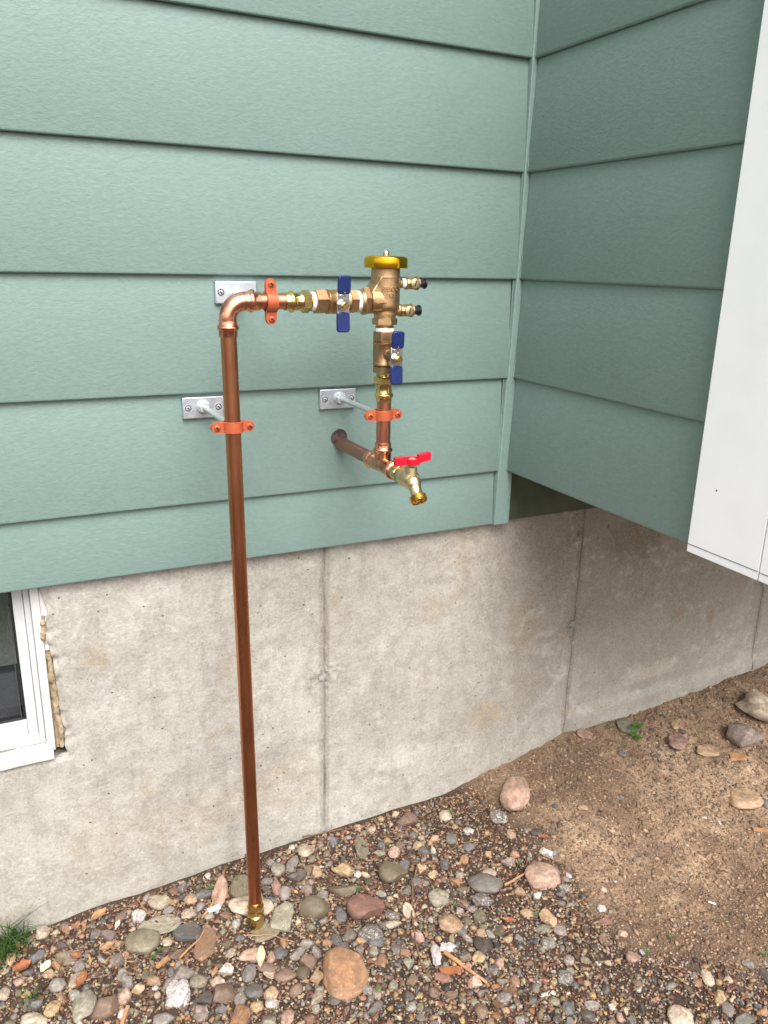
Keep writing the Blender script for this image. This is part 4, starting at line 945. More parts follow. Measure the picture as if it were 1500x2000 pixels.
# elbow
bm = bmesh.new(); rb = .0235; zc = .3262 - rb; xc = XR + rb; pts = [(XR, YP, .298)]
for i in range(13):
    t = PI - (PI / 2) * i / 12; pts.append((xc + rb * math.cos(t), YP, zc + rb * math.sin(t)))
pts.append((-.556, YP, .3262)); tube_path(bm, pts, .0122, 32, False)
lathe(bm, press_end(), (XR, YP, .2800), (0, 0, 1), 36, mod=lambda a, t: crimp(a, t) if a < .008 or a > .016 else 0, caps=False)
lathe(bm, press_end(), (-.5392, YP, .3262), (-1, 0, 0), 36, mod=lambda a, t: crimp(a, t) if a < .008 or a > .016 else 0, caps=False)
obj('elbow', bm, M['copper_new'], riser, smooth=50)
bm = bmesh.new(); lathe(bm, [(0, TR), (.045, TR)], (-.5445, YP, .3262), (1, 0, 0), 36); obj('tube', bm, M['copper_mid'], riser, smooth=40)
def adapter(name, o, d, L, hexa0, hexw, parent, mt, r=.0155, ph=PI / 6, thread=.008):
    bm = bmesh.new()
    pr = [(0, .0112), (0, .0122), (.0050, .0124), (.0068, .0130), (.0080, .0144), (.0098, .0148), (.0116, .0144), (.0128, .0130), (.0140, .0122), (hexa0 - .002, .0121), (hexa0, .0132)]
    lathe(bm, pr, o, d, 36, mod=lambda a, t: .02 * math.cos(6 * t) if a < .006 or .0135 < a < .02 else 0, caps=False)
    hexa(bm, hexa0, hexa0 + hexw, r, o, d, ph); e = hexa0 + hexw
    lathe(bm, [(e, .0118)] + [(e + .0002 + i * .0007, .0124 if i % 2 else .0117) for i in range(int(thread / .0007))], o, d, 24)
    return obj(name, bm, mt, parent, smooth=38)
adapter('press_adapter', (-.5030, YP, .3255), (1, 0, 0), 0, .0245, .0118, riser, M['brass'], thread=.004)
# brass foot
bm = bmesh.new(); o_ = bot + dr * .006
lathe(bm, [(0, .0112), (0, .0124), (.004, .0125), (.006, .0130), (.0085, .0138), (.0105, .0145), (.0125, .0138), (.015, .0130), (.017, .0130), (.0195, .0138), (.0215, .0145), (.0235, .0138), (.026, .0128)], o_, -dr, 36, caps=False)
hexa(bm, .026, .040, .0162, o_, -dr, .2); lathe(bm, [(.040, .0125), (.075, .0125)], o_, -dr, 24)
obj('brass_foot', bm, M['brass'], riser, smooth=38)

# ---- standoff brackets
def screw_head(bm, c, n, r=.0042, mi=0, md=1, h=.0022, cross=True):
    lathe(bm, [(0, r), (h * .45, r * .96), (h * .8, r * .72), (h, r * .3), (h * 1.02, 0.0001)], c, n, 20, mi=mi)
    if cross:
        d, u, v = frame(n); c = Vector(c)
        for a, b in ((u, v), (v, u)):
            a2 = (a + b * .35).normalized(); b2 = d.cross(a2); L = r * .62; w_ = r * .13
            vs = [c + d * (h * .9 + q * h * .22) + a2 * L * sa + b2 * w_ * sb for q in (0, 1) for sa, sb in ((-1, -1), (1, -1), (1, 1), (-1, 1))]
            V_ = [bm.verts.new(p) for p in vs]
            for f in ((0, 3, 2, 1), (4, 5, 6, 7), (0, 1, 5, 4), (1, 2, 6, 5), (2, 3, 7, 6), (3, 0, 4, 7)): bm.faces.new([V_[i] for i in f]).material_index = md
def strap(o, ear, ax, nrm, R0=.0118, half=.0305, wd=.0078, th=.0022, off=.0015):
    """omega strap around a pipe: ear = ear direction, ax = pipe axis, nrm = bulge direction"""
    bm = bmesh.new(); o, ear, ax, nrm = map(Vector, (o, ear, ax, nrm)); path = []
    for s in np.linspace(-half, -R0 - .004, 12): path.append((s, off))
    for t in np.linspace(PI - .12, .12, 19): path.append(((R0 + .0003) * math.cos(t) * 1.02, max(off, (R0 + .0003) * math.sin(t))))
    for s in np.linspace(R0 + .004, half, 12): path.append((s, off))
    rings = []
    for i, (u, n) in enumerate(path):
        a = path[max(0, i - 1)]; b = path[min(len(path) - 1, i + 1)]; t = Vector((b[0] - a[0], b[1] - a[1])).normalized(); nn = Vector((-t.y, t.x))
        d = half - abs(u); hw = wd if d > wd else math.sqrt(max(.08 * wd * wd, wd * wd - (wd - d) ** 2))
        P0 = o + ear * u + nrm * n; P1 = o + ear * (u + nn.x * th) + nrm * (n + nn.y * th)
        rings.append([bm.verts.new(p) for p in (P0 - ax * hw, P1 - ax * (hw - .0004), P1 + ax * (hw - .0004), P0 + ax * hw)])
    for A, B in zip(rings, rings[1:]):
        for i in range(4): bm.faces.new((A[i], A[(i + 1) % 4], B[(i + 1) % 4], B[i]))
    bm.faces.new(rings[0]); bm.faces.new(rings[-1][::-1]); return bm
def bracket(xc, zc, rodx, rodz, cpos, ear, ax, label, mark=False):
    t = thing('standoff_bracket', (xc, .006, zc), label, 'pipe bracket', 'standoff brackets holding the copper piping off the wall')
    y0, y1 = .0095, .0005; ps = (-.0240, .0240)
    bm = bmesh.new(); box(bm, xc - .0328, xc + .0328, y1, y0, zc - .0168, zc + .0168); obj('base_plate', bm, M['zinc'], t, bevel=(.0014, 3))
    for s in ps:
        bm = bmesh.new()
        lathe(bm, [(0, .0066), (.0003, .0064), (.0003, .0052), (.0001, .0050)], (xc + s, y1, zc), (0, -1, 0), 24, caps=False)
        lathe(bm, [(0, .0052), (.0002, .0051)], (xc + s, y1, zc), (0, -1, 0), 24, mi=1)
        screw_head(bm, (xc + s, y1 + .0006, zc), (0, -1, 0), .0042, 0, 1, .0014)
        obj('screw', bm, [M['steel'], M['black']], t, smooth=40)
    bm = bmesh.new(); lathe(bm, [(0, .0112), (.002, .0105), (.0042, .0095), (.0046, .008)], (rodx, y1, rodz), (0, -1, 0), 28)
    hexa(bm, .0046, .0112, .0092, (rodx, y1, rodz), (0, -1, 0), .3, .0008); obj('hub_nut', bm, M['steel'], t, smooth=35)
    L = abs(cpos[1]) - .0145
    bm = bmesh.new(); prof = [(0, .0046)]
    a = .008
    while a < L: prof += [(a, .0047), (a + .0006, .0043)]; a += .0012
    lathe(bm, [(0, .0045), (L, .0045)], (rodx, 0, rodz), (0, -1, 0), 20); obj('rod', bm, M['steel'], t, smooth=40)
    bm = bmesh.new(); hexa(bm, L - .004, L + .0015, .0075, (rodx, 0, rodz), (0, -1, 0), 0, .0006); obj('rod_nut', bm, M['orangecoat'], t, smooth=35)
    c = Vector(cpos); obj('front_strap', strap(c, ear, ax, (0, -1, 0)), M['orangecoat'], t, smooth=35)
    obj('rear_strap', strap(c, ear, ax, (0, 1, 0)), M['orangecoat'], t, smooth=35)
    for s in (-1, 1):
        p = c + Vector(ear) * s * .0232 + Vector((0, -.0037, 0)); bm = bmesh.new(); screw_head(bm, p, (0, -1, 0), .0046, 0, 1, .0028); obj('clamp_screw', bm, [M['orangecoat'], M['black']], t, smooth=40)
    if mark:
        me = text_mesh('3/8', .0085, .0004); me.transform(Matrix.Translation((xc - .0135, y1 - .0002, zc)) @ Matrix.Rotation(PI / 2, 4, 'X') @ Matrix.Rotation(-PI / 2, 4, 'Z'))
        obj('size_mark', me, M['zinc'], t)
bracket(-.5812, .1558, -.5812, .1570, (-.5806, lean(.157), .1560), (1, 0, 0), (0, 0, 1), 'zinc bracket plate halfway up the tall riser, its orange clamp gripping that pipe', True)
bracket(-.5225, .3307, -.5225, .3275, (-.5228, YP, .3255), (0, 0, 1), (1, 0, 0), 'topmost zinc bracket, half hidden by the elbow, with an upright orange clamp')
bracket(-.3517, .1575, -.3490, .1585, (-.3478, YP, .1590), (1, 0, 0), (0, 0, 1), 'zinc bracket beside the hose tap whose orange clamp holds the short copper pipe', True)

# ---- lower pipe through the wall, with tee
XT, ZT = -.347, .0812
stub = thing('tee_pipe', (XT, -.02, ZT), 'brown copper pipe coming out of the siding to a copper tee', 'pipe')
bm = bmesh.new(); lathe(bm, [(0, TR), (.06, TR), (.12, TR), (.160, TR)], (XT, .03, ZT), (0, -1, 0), 36); obj('tube', bm, M['copper_old'], stub, smooth=40)
bm = bmesh.new(); lathe(bm, [(0, .0145), (.0012, .0150), (.0018, .0142), (.0012, .0128), (-.006, .0122)], (XT - .0015, .0042, .0905), (0, -1, 0), 32, caps=False)
lathe(bm, [(.0004, .0138), (.0006, .0001)], (XT - .0015, .0042, .0905), (0, -1, 0), 32); obj('sealant_ring', bm, M['sealant'], stub, smooth=60)
bm = bmesh.new()
lathe(bm, press_end(), (XT, -.118, ZT), (0, -1, 0), 36, mod=lambda a, t: crimp(a, t) if a < .008 else 0, caps=False)
lathe(bm, press_end(), (XT, -.214, ZT), (0, 1, 0), 36, mod=lambda a, t: crimp(a, t) if a < .008 else 0, caps=False)
lathe(bm, [(0, .0126), (.055, .0126)], (XT, -.138, ZT), (0, -1, 0), 36, caps=False)
lathe(bm, press_end(), (XT, YP, ZT + .0355), (0, 0, -1), 36, mod=lambda a, t: crimp(a, t) if a < .008 else 0, caps=False)
lathe(bm, [(0, .0138), (.005, .0129), (.02, .0126)], (XT, YP, ZT + .006), (0, 0, 1), 36, caps=False)
for i in range(3): lathe(bm, [(0, .0124), (.0008, .0136), (.0016, .0124)], (XT, -.203 - i * .0034, ZT), (0, -1, 0), 36, caps=False)
obj('tee', bm, M['copper_new'], stub, smooth=50)
bm = bmesh.new(); lathe(bm, [(0, TR), (.078, TR)], (XT, YP, .108), (0, 0, 1), 36); obj('tube', bm, M['copper_mid'], stub, smooth=40)
adapter('press_adapter', (XT - .0006, YP, .1794), (0, 0, 1), 0, .0262, .0116, stub, M['brass'], .0160, .25, .0045)

# ---- ball valves (axis a1, handle in front)
def rrect(bm, x0, x1, z0, z1, y0, y1, r, n=6):
    ring = []
    for cx, cz, a0 in ((x1 - r, z1 - r, 0), (x0 + r, z1 - r, PI / 2), (x0 + r, z0 + r, PI), (x1 - r, z0 + r, 1.5 * PI)):
        for i in range(n + 1):
            a = a0 + PI / 2 * i / n; ring.append((cx + r * math.cos(a), cz + r * math.sin(a)))
    A = [bm.verts.new((x, y0, z)) for x, z in ring]; B = [bm.verts.new((x, y1, z)) for x, z in ring]; k = len(ring)
    bm.faces.new(A); bm.faces.new(B[::-1])
    for i in range(k): bm.faces.new((A[i], B[i], B[(i + 1) % k], A[(i + 1) % k]))
    return A + B
def ball_valve(org, d, seq, hc, hup, label, mt, hpos, dark=False):
    """seq: list of ('hex'|'round'|'neck', a0, a1, r) ; hpos: centre of the handle"""
    t = thing('ball_valve', org, label, 'valve', 'ball valves with blue butterfly handles')
    org = Vector(org)
    for kind, a0, a1, r in seq:
        bm = bmesh.new()
        if kind == 'hex': hexa(bm, a0, a1, r, org, d, .22, .0014); obj('hex_end', bm, mt, t, smooth=30)
        elif kind == 'tape':
            lathe(bm, [(a0, r * .98), ((a0 + a1) / 2, r * 1.02), (a1, r * .97)], org, d, 28, mod=lambda a, q: .015 * math.sin(9 * q + a * 900)); obj('thread_tape', bm, M['ptfe'], t, smooth=50)
        else:
            m_ = (a0 + a1) / 2
            lathe(bm, [(a0, r * .9), (a0 + .001, r), (a0 + .004, r), (a0 + .005, r * .965), (m_, r * 1.0), (a1 - .005, r * .965), (a1 - .004, r), (a1 - .001, r), (a1, r * .9)], org, d, 36)
            lathe(bm, [(0, .0090), (.019, .0082), (.020, .0074), (.032, .0070)], org + Vector(d) * m_, (0, -1, 0), 24)
            obj('body', bm, mt, t, smooth=35)
    H = Vector(hpos); yh = H.y
    # handle: stainless stepped plate with two blue grips
    bm = bmesh.new(); box(bm, H.x - .0092, H.x + .0092, yh - .0011, yh + .0011, H.z - .0155, H.z + .0150)
    plate = obj('handle', bm, M['chrome'], t, bevel=(.0006, 2))
    for s, zA, zB, wob in ((1, .0130, .0375, .0006), (-1, .0110, .0382, -.0006)):
        bm = bmesh.new(); z0, z1 = sorted((H.z + s * zA, H.z + s * zB)); tilt = -.0018
        vs = rrect(bm, H.x - .0094 + wob, H.x + .0094 + wob, z0, z1, yh - .0030, yh + .0022, .0044)
        for v in vs:
            k = abs(v.co.z - H.z); v.co.y += tilt * (k - zA) / (zB - zA) * .9 - .0012
        o = obj('grip', bm, M['blue'], plate, bevel=(.0014, 3))
        bm = bmesh.new(); lathe(bm, [(0, .0012), (.0008, .0010)], (H.x + .0008, yh - .0042, H.z + s * (zA + .0022)), (0, -1, 0), 10); obj('slot', bm, M['black' if s < 0 else 'chrome'], plate)
    bm = bmesh.new(); hexa(bm, 0, .0058, .0082, (H.x, yh - .001, H.z - .002), (0, -1, 0), .2, .0008); obj('nut', bm, M['chrome'], plate, smooth=30)
    bm = bmesh.new(); lathe(bm, [(0, .0048), (.0085, .0048), (.0092, .0040)], (H.x, yh - .001, H.z - .002), (0, -1, 0), 20); obj('stem', bm, M['brass'], plate, smooth=40)
    bm = bmesh.new(); box(bm, H.x - .0065, H.x - .0015, yh - .0042, yh - .0010, H.z + .0085, H.z + .0125); box(bm, H.x + .0012, H.x + .0030, yh - .0036, yh - .001, H.z + .0075, H.z + .0175); obj('stop_tab', bm, M['chrome'], plate, bevel=(.0006, 2))
    return t
ball_valve((-.4596, YP, .3255), (1, 0, 0), [('tape', -.0052, .0005, .0134), ('hex', 0, .0176, .0172), ('round', .0176, .0520, .0170), ('hex', .0520, .0648, .0166), ('tape', .0640, .0700, .0150)],
           None, None, 'brass ball valve with blue handle set in the horizontal run, left of the vacuum breaker', M['bronze'], (-.4318, -.203, .3245))
ball_valve((-.3487, YP, .2229), (0, 0, 1), [('hex', 0, .0105, .0165), ('round', .0105, .0450, .0168), ('hex', .0450, .0608, .0168), ('tape', .0600, .0652, .0140)],
           None, None, 'brass ball valve with blue handle set upright directly below the vacuum breaker', M['bronze_dark'], (-.3478, -.204, .2490))

# ---- vacuum breaker
XV = -.3487
vb = thing('vacuum_breaker', (XV, YP, .29), 'cast bronze vacuum breaker with a gold round cap and two side test cocks', 'vacuum breaker')
bm = bmesh.new(); RB = .0212
lathe(bm, [(0, RB * .86), (.0025, RB * .97), (.006, RB), (.044, RB), (.0452, RB * 1.015), (.0465, RB), (.060, RB * .97)], (XV, YP, .3145), (0, 0, 1), 44)
lathe(bm, [(0, .0160), (.03, .0160)], (XV, YP, .300), (0, 0, 1), 36)
lathe(bm, [(0, .0185), (.006, .0185), (.030, .0190)], (-.3760, YP, .3270), (1, 0, 0), 36)
# slanted web from the inlet up to the bonnet
web = [(-.3752, .3130), (-.3752, .3420), (-.3690, .3500), (-.3640, .3590), (-.340, .3590), (-.340, .3130)]
for s in (1,):
    A = [bm.verts.new((x, YP - (.0165 if x > -.368 else .0140), z)) for x, z in web]; B = [bm.verts.new((x, YP + .0155, z)) for x, z in web]; n = len(web)
    bm.faces.new(A); bm.faces.new(B[::-1])
    for i in range(n): bm.faces.new((A[i], B[i], B[(i + 1) % n], A[(i + 1) % n]))
for zz, xe in ((.3512, -.324), (.3125, -.330)): lathe(bm, [(0, .0078), (.020, .0072)], (XV + .006, YP, zz), (1, 0, 0), 20)
body = obj('body', bm, M['bronze'], vb, smooth=60)
rm = body.modifiers.new('cast', 'REMESH'); rm.mode = 'VOXEL'; rm.voxel_size = .00075; rm.use_smooth_shade = True
sm = body.modifiers.new('soften', 'SMOOTH'); sm.iterations = 5; sm.factor = .5
bm = bmesh.new(); hexa(bm, 0, .0098, .0186, (XV, YP, .2925), (0, 0, 1), .45, .0012)
lathe(bm, [(0, .0128), (.0025, .0140), (.004, .0128), (.008, .0130)], (XV, YP, .2868), (0, 0, 1), 32); obj('outlet_hex', bm, M['bronze'], vb, smooth=30)
bm = bmesh.new(); lathe(bm, [(0, .0145), (.0015, .0160), (.006, .0165)], (-.3908, YP, .3262), (1, 0, 0), 32); hexa(bm, .0052, .0148, .0205, (-.3908, YP, .3262), (1, 0, 0), .25, .0022); obj('union_nut', bm, M['bronze'], vb, smooth=30)
bm = bmesh.new(); lathe(bm, [(0, .0303), (.0006, .0314), (.003, .0317), (.0115, .0316), (.0140, .0311), (.0156, .0298), (.0164, .0278), (.0167, .0245), (.0168, .012), (.0168, .0001)], (XV, YP, .3722), (0, 0, 1), 64, caps=False)
lathe(bm, [(.0000, .0300), (.0005, .0290), (.006, .0285), (.006, .0001)], (XV, YP, .3722), (0, 0, 1), 48, caps=False)
cap = obj('cap', bm, M['gold'], vb, smooth=40)
bm = bmesh.new(); lathe(bm, [(0, .0044), (.0035, .0044), (.0042, .0050), (.0058, .0046), (.0080, .0030), (.0090, .0001)], (XV, YP, .3885), (0, 0, 1), 24); obj('cap_nut', bm, M['chrome'], cap, smooth=45)
for zz, x0 in ((.3515, -.3235), (.3128, -.3315)):
    bm = bmesh.new(); lathe(bm, [(.006, .0070), (.007, .0092), (.0095, .0095), (.0105, .0088), (.022, .0090), (.0235, .0086), (.0245, .0100), (.0275, .0100), (.0285, .0086)], (x0, YP, zz), (1, 0, 0), 10)
    tc = obj('test_cock', bm, M['bronze'], vb, smooth=32)
    bm = bmesh.new(); lathe(bm, [(0, .0066), (.0030, .0072), (.0065, .0070)], (x0, YP, zz), (1, 0, 0), 24); obj('thread_tape', bm, M['ptfe'], tc, smooth=50)
    bm = bmesh.new(); c = (x0 + .0180, YP - .0075, zz); lathe(bm, [(0, .0072), (.0042, .0070), (.0046, .0062)], c, (0, -1, 0), 24)
    d2 = Vector((.25, 0, 1)).normalized(); b2 = Vector((1, 0, -.25)).normalized(); vs = [Vector(c) + Vector((0, -.0044 - q * .0006, 0)) + d2 * sa * .0042 + b2 * sb * .0008 for q in (0, 1) for sa, sb in ((-1, -1), (1, -1), (1, 1), (-1, 1))]
    V_ = [bm.verts.new(p) for p in vs]
    for f in ((0, 3, 2, 1), (4, 5, 6, 7), (0, 1, 5, 4), (1, 2, 6, 5), (2, 3, 7, 6), (3, 0, 4, 7)): bm.faces.new([V_[i] for i in f]).material_index = 1
    obj('shutoff_screw', bm, [M['palebrass'], M['black']], tc, smooth=35)
    bm = bmesh.new(); lathe(bm, [(0, .0062), (.0095, .0060), (.0100, .0078), (.0125, .0080), (.0135, .0068), (.0136, .0052), (.0120, .0050), (.0120, .0001)], (x0 + .0275, YP, zz), (1, 0, 0), 28, caps=False); obj('plug', bm, M['plug'], tc, smooth=35)
def wrap(me, ang0, z0, rad):
    for v in me.vertices:
        a = ang0 + v.co.x / rad; r = rad + v.co.z; v.co = Vector((XV + r * math.sin(a), YP - r * math.cos(a), z0 + v.co.y))
VA = 0
for body_t, size, z0, ang, rad in (('FEBCO', .0084, .3438, -.10, RB), ('765', .0086, .3352, -.08, RB), ('IN', .0062, .3345, -.86, RB), ('40mm', .0076, .3080, -.20, .0160)):
    me = text_mesh(body_t, size, .0040)
    bm = bmesh.new(); bm.from_mesh(me); bmesh.ops.subdivide_edges(bm, edges=[e for e in bm.edges if e.calc_length() > .002], cuts=2); bmesh.ops.triangulate(bm, faces=bm.faces); bm.to_mesh(me); bm.free()
    wrap(me, ang + VA, z0, rad); obj('lettering', me, M['bronze'], vb)
me = bpy.data.meshes.new('flow_arrow'); bm = bmesh.new()
ar = [(-.0115, 0), (-.0055, .0034), (-.0055, .0014), (.0062, .0014), (.0062, -.0014), (-.0055, -.0014), (-.0055, -.0034)]
A = [bm.verts.new((x, y, -.0006)) for x, y in ar]; B = [bm.verts.new((x * .97, y * .8, .0010)) for x, y in ar]; n = len(ar)
for a, b, c_ in ((0, 1, 6), (1, 2, 5), (1, 5, 6), (2, 3, 4), (2, 4, 5)): bm.faces.new((B[a], B[b], B[c_])); bm.faces.new((A[c_], A[b], A[a]))
for i in range(n): bm.faces.new((A[i], A[(i + 1) % n], B[(i + 1) % n], B[i]))
bmesh.ops.subdivide_edges(bm, edges=[e for e in bm.edges if e.calc_length() > .003], cuts=3); bm.to_mesh(me); bm.free()
for v in me.vertices:
    x, y, z = v.co; v.co = Vector((XV - .0140 + x, YP - .0172 - .0045 * (x + .0115) / .018 - z * 1.3, .3258 + y))
obj('flow_arrow', me, M['bronze'], vb)

# ---- hose tap
hb = thing('hose_tap', (XT, -.25, ZT), 'pale brass hose tap with a red wing handle at the end of the tee', 'tap')
bm = bmesh.new(); lathe(bm, [(0, .0122), (.004, .0126), (.010, .0124)], (XT, -.211, ZT), (0, -1, 0), 28)
hexa(bm, .009, .0165, .0138, (XT, -.211, ZT), (0, -1, 0), .3); obj('adapter', bm, M['brass'], hb, smooth=35)
bm = bmesh.new()
lathe(bm, [(0, .0115), (.001, .0122), (.012, .0124), (.013, .0138), (.0155, .0148), (.019, .0148), (.0205, .0138), (.0245, .0142), (.030, .0142), (.036, .0128), (.040, .0098), (.0415, .0001)], (XT, -.2265, ZT), (0, -1, 0), 36)
lathe(bm, [(0, .0098), (.014, .0084), (.0185, .0078)], (XT, -.259, ZT), (0, 0, 1), 24)
obj('body', bm, M['palebrass'], hb, smooth=40)
sp = Vector((0, -.66, -.75)).normalized(); so = Vector((XT, -.2640, ZT - .0015))
bm = bmesh.new(); lathe(bm, [(0, .0112), (.007, .0112), (.009, .0102), (.0105, .0090), (.0225, .0086), (.025, .0098)], so, sp, 32); obj('spout', bm, M['palebrass'], hb, smooth=40)
bm = bmesh.new(); pr = [(.0235, .0098)]
for i in range(5): pr += [(.0250 + i * .0017, .0128), (.0258 + i * .0017, .0119)]
pr += [(.0335, .0122), (.0338, .0104), (.0285, .0100), (.0285, .0001)]
lathe(bm, pr, so, sp, 40, caps=False); lathe(bm, [(.0285, .0028), (.0325, .0024)], so, sp, 12)
for q in range(3):
    d, u, v = frame(sp); a = q * 2.094 + .4; e = u * math.cos(a) + v * math.sin(a); tube_path(bm, [so + sp * .0300, so + sp * .0300 + e * .0100], .0008, 6)
obj('hose_thread', bm, M['brass'], hb, smooth=30)
bm = bmesh.new(); lathe(bm, [(0, .0080), (.0046, .0080)], (XT, -.2595, ZT + .0180), (0, 0, 1), 8, .2); obj('packing_nut', bm, M['brass'], hb, smooth=30)
hc = Vector((XT + .0005, -.2600, ZT + .0226))
bm = bmesh.new(); lathe(bm, [(0, .0098), (.0002, .0108), (.0090, .0112), (.0094, .0108), (.0092, .0092), (.0066, .0088), (.0066, .0001)], hc, (0, 0, 1), 36, caps=False)
lathe(bm, [(0, .0098), (.0001, .0001)], hc, (0, 0, 1), 36, caps=False)
box(bm, hc.x - .0285, hc.x - .0095, hc.y - .0042, hc.y + .0042, hc.z - .0002, hc.z + .0118)
v = box(bm, hc.x + .0095, hc.x + .0285, hc.y - .0042, hc.y + .0042, hc.z + .0012, hc.z + .0125)
for q in v:
    if q.co.x > hc.x + .02: q.co.z += .0035
    elif q.co.z > hc.z + .005: q.co.z += .001
hd = obj('handle', bm, M['red'], hb, bevel=(.0009, 2))
bm = bmesh.new(); screw_head(bm, hc + Vector((0, 0, .0066)), (0, 0, 1), .0058, 0, 0, .0026, False); lathe(bm, [(.0022, .0018), (.003, .0016)], hc + Vector((0, 0, .0066)), (0, 0, 1), 6); obj('handle_screw', bm, simple('pink_screw', (.62, .30, .30, 1), .4, .5), hd, smooth=40)

# ================================================================== LITTER AND PLANTS
def on(pt, dz=0): return Vector((pt[0], pt[1], gz(pt[0], pt[1]) + dz))
def twig(pts, r0, r1, label, mt='root', name='twig', lift=.004, cat='twig'):
    P = []
    for (a, b) in zip(pts, pts[1:]):
        for k in range(5): P.append(Vector(a).lerp(Vector(b), k / 5))
    P.append(Vector(pts[-1])); n = len(P); out = []
    for i, p in enumerate(P):
        x = p.x + .0012 * nz(i * .6, r0 * 999); y = p.y + .0012 * nz(i * .6, r0 * 999 + 5)
        out.append((x, y, gz(x, y) + lift + .004 * nz(i * .25, label.__len__() * .37)))
    rd = [(r0 + (r1 - r0) * i / n) * (1 + .2 * nz(i * .9, 4)) for i in range(n)]
    bm = bmesh.new(); tube_path(bm, out, rd, 8); o = obj(name, bm, M[mt], None, loc=out[0], smooth=50); tag(o, label, cat); return o
twig(ROOT, .0022, .0011, 'long curved dark root lying down the middle of the gravel', name='root', lift=.010, cat='root')
twig(CHIP, .0040, .0022, 'splintered brown stick pointing away from the white foam strip', 'wood', lift=.008)
twig(TWIG1, .0009, .0006, 'thin dark twig where the dirt meets the fine gravel')
twig(TWIG2, .0009, .0006, 'pale thin stem lying below the brass pipe foot', 'wood', lift=.012)
twig(TWIG3, .0006, .0004, 'hair-thin dark stem curving to the red-brown stone', lift=.012)
twig(TWIG4, .0007, .0004, 'short pale curved stem alone on the dirt', 'wood')
twig(TWIG5, .0007, .0005, 'thin dark twig on the light dirt near the right edge')
twig(TWIG6, .0026, .0014, 'tan stick leaning on the large peach-coloured stone', 'wood', lift=.010)
twig(TWIG7, .0005, .0004, 'hair-thin brown stem beside the dark olive block')
twig(TWIG8, .0016, .0010, 'dark twig lying against the wall near the joint', lift=.008)
twig(TWIG9, .0020, .0016, 'short brown stick between the slate and the peach stone', 'wood', lift=.014)
twig(TWIG10, .0016, .0009, 'pale stick slanting below the slate stone', 'wood', lift=.012)
twig(TWIG11, .0007, .0005, 'thin pale stem leaning over the large rounded stone', 'wood', lift=.018)
def lump(pt, w, h, seed, label, name='foam_lump', lift=.004, mt='tin'):
    bm = bmesh.new(); bmesh.ops.create_icosphere(bm, subdivisions=5, radius=1); off = Vector((seed * 3.3, 0, 0))
    c = on(pt, lift)
    for v in bm.verts:
        p = v.co; n = 1 + .5 * noise.noise(p * 1.3 + off) + .16 * abs(noise.noise(p * 3.1 + off)) - .30 * abs(noise.noise(p * 5 + off)) + .05 * noise.noise(p * 12 + off)
        q = Vector((p.x * w * n * 1.3, p.y * h * n * 1.3, p.z * min(w, h) * .75 * n)); q.rotate(Matrix.Rotation(HEAD, 3, 'Z')); v.co = c + q
    o = obj(name, bm, M[mt], None, loc=c, smooth=80); tag(o, label, 'foam lump' if 'foam' in name else 'scrap'); return o
lump(FOAM[0], .0140, .0185, 1, 'crumpled white foam lump in the lower left gravel', lift=.010)
lump(FOAM[1], .0060, .0165, 2, 'upright white foam strip right of the curved root', lift=.010)
lump(FOAM[2], .0095, .0070, 3, 'white foam piece joined to the upper end of the foam strip', lift=.010)
lump(FOAM[3], .0056, .0062, 4, 'round white lump lying where gravel meets dirt', lift=.004)
lump(FOAM[4], .0042, .0046, 5, 'little white lump right of the large peach-coloured stone')
lump(FOAM[5], .0038, .0044, 6, 'white lump near the bottom in the fine gravel')
lump(FOAM[6], .0032, .0028, 7, 'tiny white lump below the splintered stick')
lump(FOAM[7], .0034, .0040, 8, 'pale lump in the fine gravel right of the brown pebbles')
lump(FOAM[8], .0045, .0030, 9, 'whitish crumb left of the crumpled foam lump')
def leaf(pt, L, W_, ang, curl, label, mt='leaf', lift=.006, seed=0):
    bm = bmesh.new(); nu, nv = 12, 6; c = on(pt, lift); g_ = []
    for i in range(nu + 1):
        u = i / nu; wd = W_ * math.sin(PI * min(1, u * .93 + .05)) ** .8 * (1 + .25 * nz(u * 7, seed)); row = []
        for k in range(nv + 1):
            s = (k / nv - .5) * 2
            p = Vector(((u - .5) * L, s * wd / 2, curl * L * (s * s * .5 + .6 * (u - .5) ** 2) + .12 * L * nz(u * 4, s * 2, seed))); p.rotate(Matrix.Rotation(ang, 3, 'Z')); row.append(bm.verts.new(c + p))
        g_.append(row)
    for i in range(nu):
        for k in range(nv): bm.faces.new((g_[i][k], g_[i + 1][k], g_[i + 1][k + 1], g_[i][k + 1]))
    o = obj('dry_leaf', bm, M[mt], None, loc=c, smooth=80); so_ = o.modifiers.new('thickness', 'SOLIDIFY'); so_.thickness = .0004; tag(o, label, 'leaf'); return o
leaf(LEAF[0], .040, .014, 1.2, .3, 'pale folded dry leaf standing left of the large orange-tan stone', 'leafpale', .010, 1)
leaf(LEAF[1], .030, .016, 1.0, .2, 'orange-brown leaf above the grey-green round stone', 'leaforange', .010, 2)
leaf(LEAF[2], .026, .015, .2, .3, 'curled brown leaf near the wall at the left', 'leaf', .006, 3)
leaf(LEAF[3], .022, .016, .8, .4, 'pale curled leaf below the grass tuft', 'leafpale', .008, 4)
leaf(LEAF[4], .028, .022, .3, .4, 'reddish brown crumpled leaf under the grass tuft', 'leaforange', .006, 5)
leaf(LEAF[5], .024, .010, -.5, .1, 'glossy brown leaf in the finer gravel', 'leaforange', .006, 6)
leaf(LEAF[6], .030, .018, .5, .4, 'grey-brown crumpled leaf between the grass tuft and the large rounded stone', 'leaf', .008, 7)
leaf(LEAF[7], .018, .008, 1.1, .3, 'small tan leaf standing against the wall at left', 'leafpale', .008, 8)
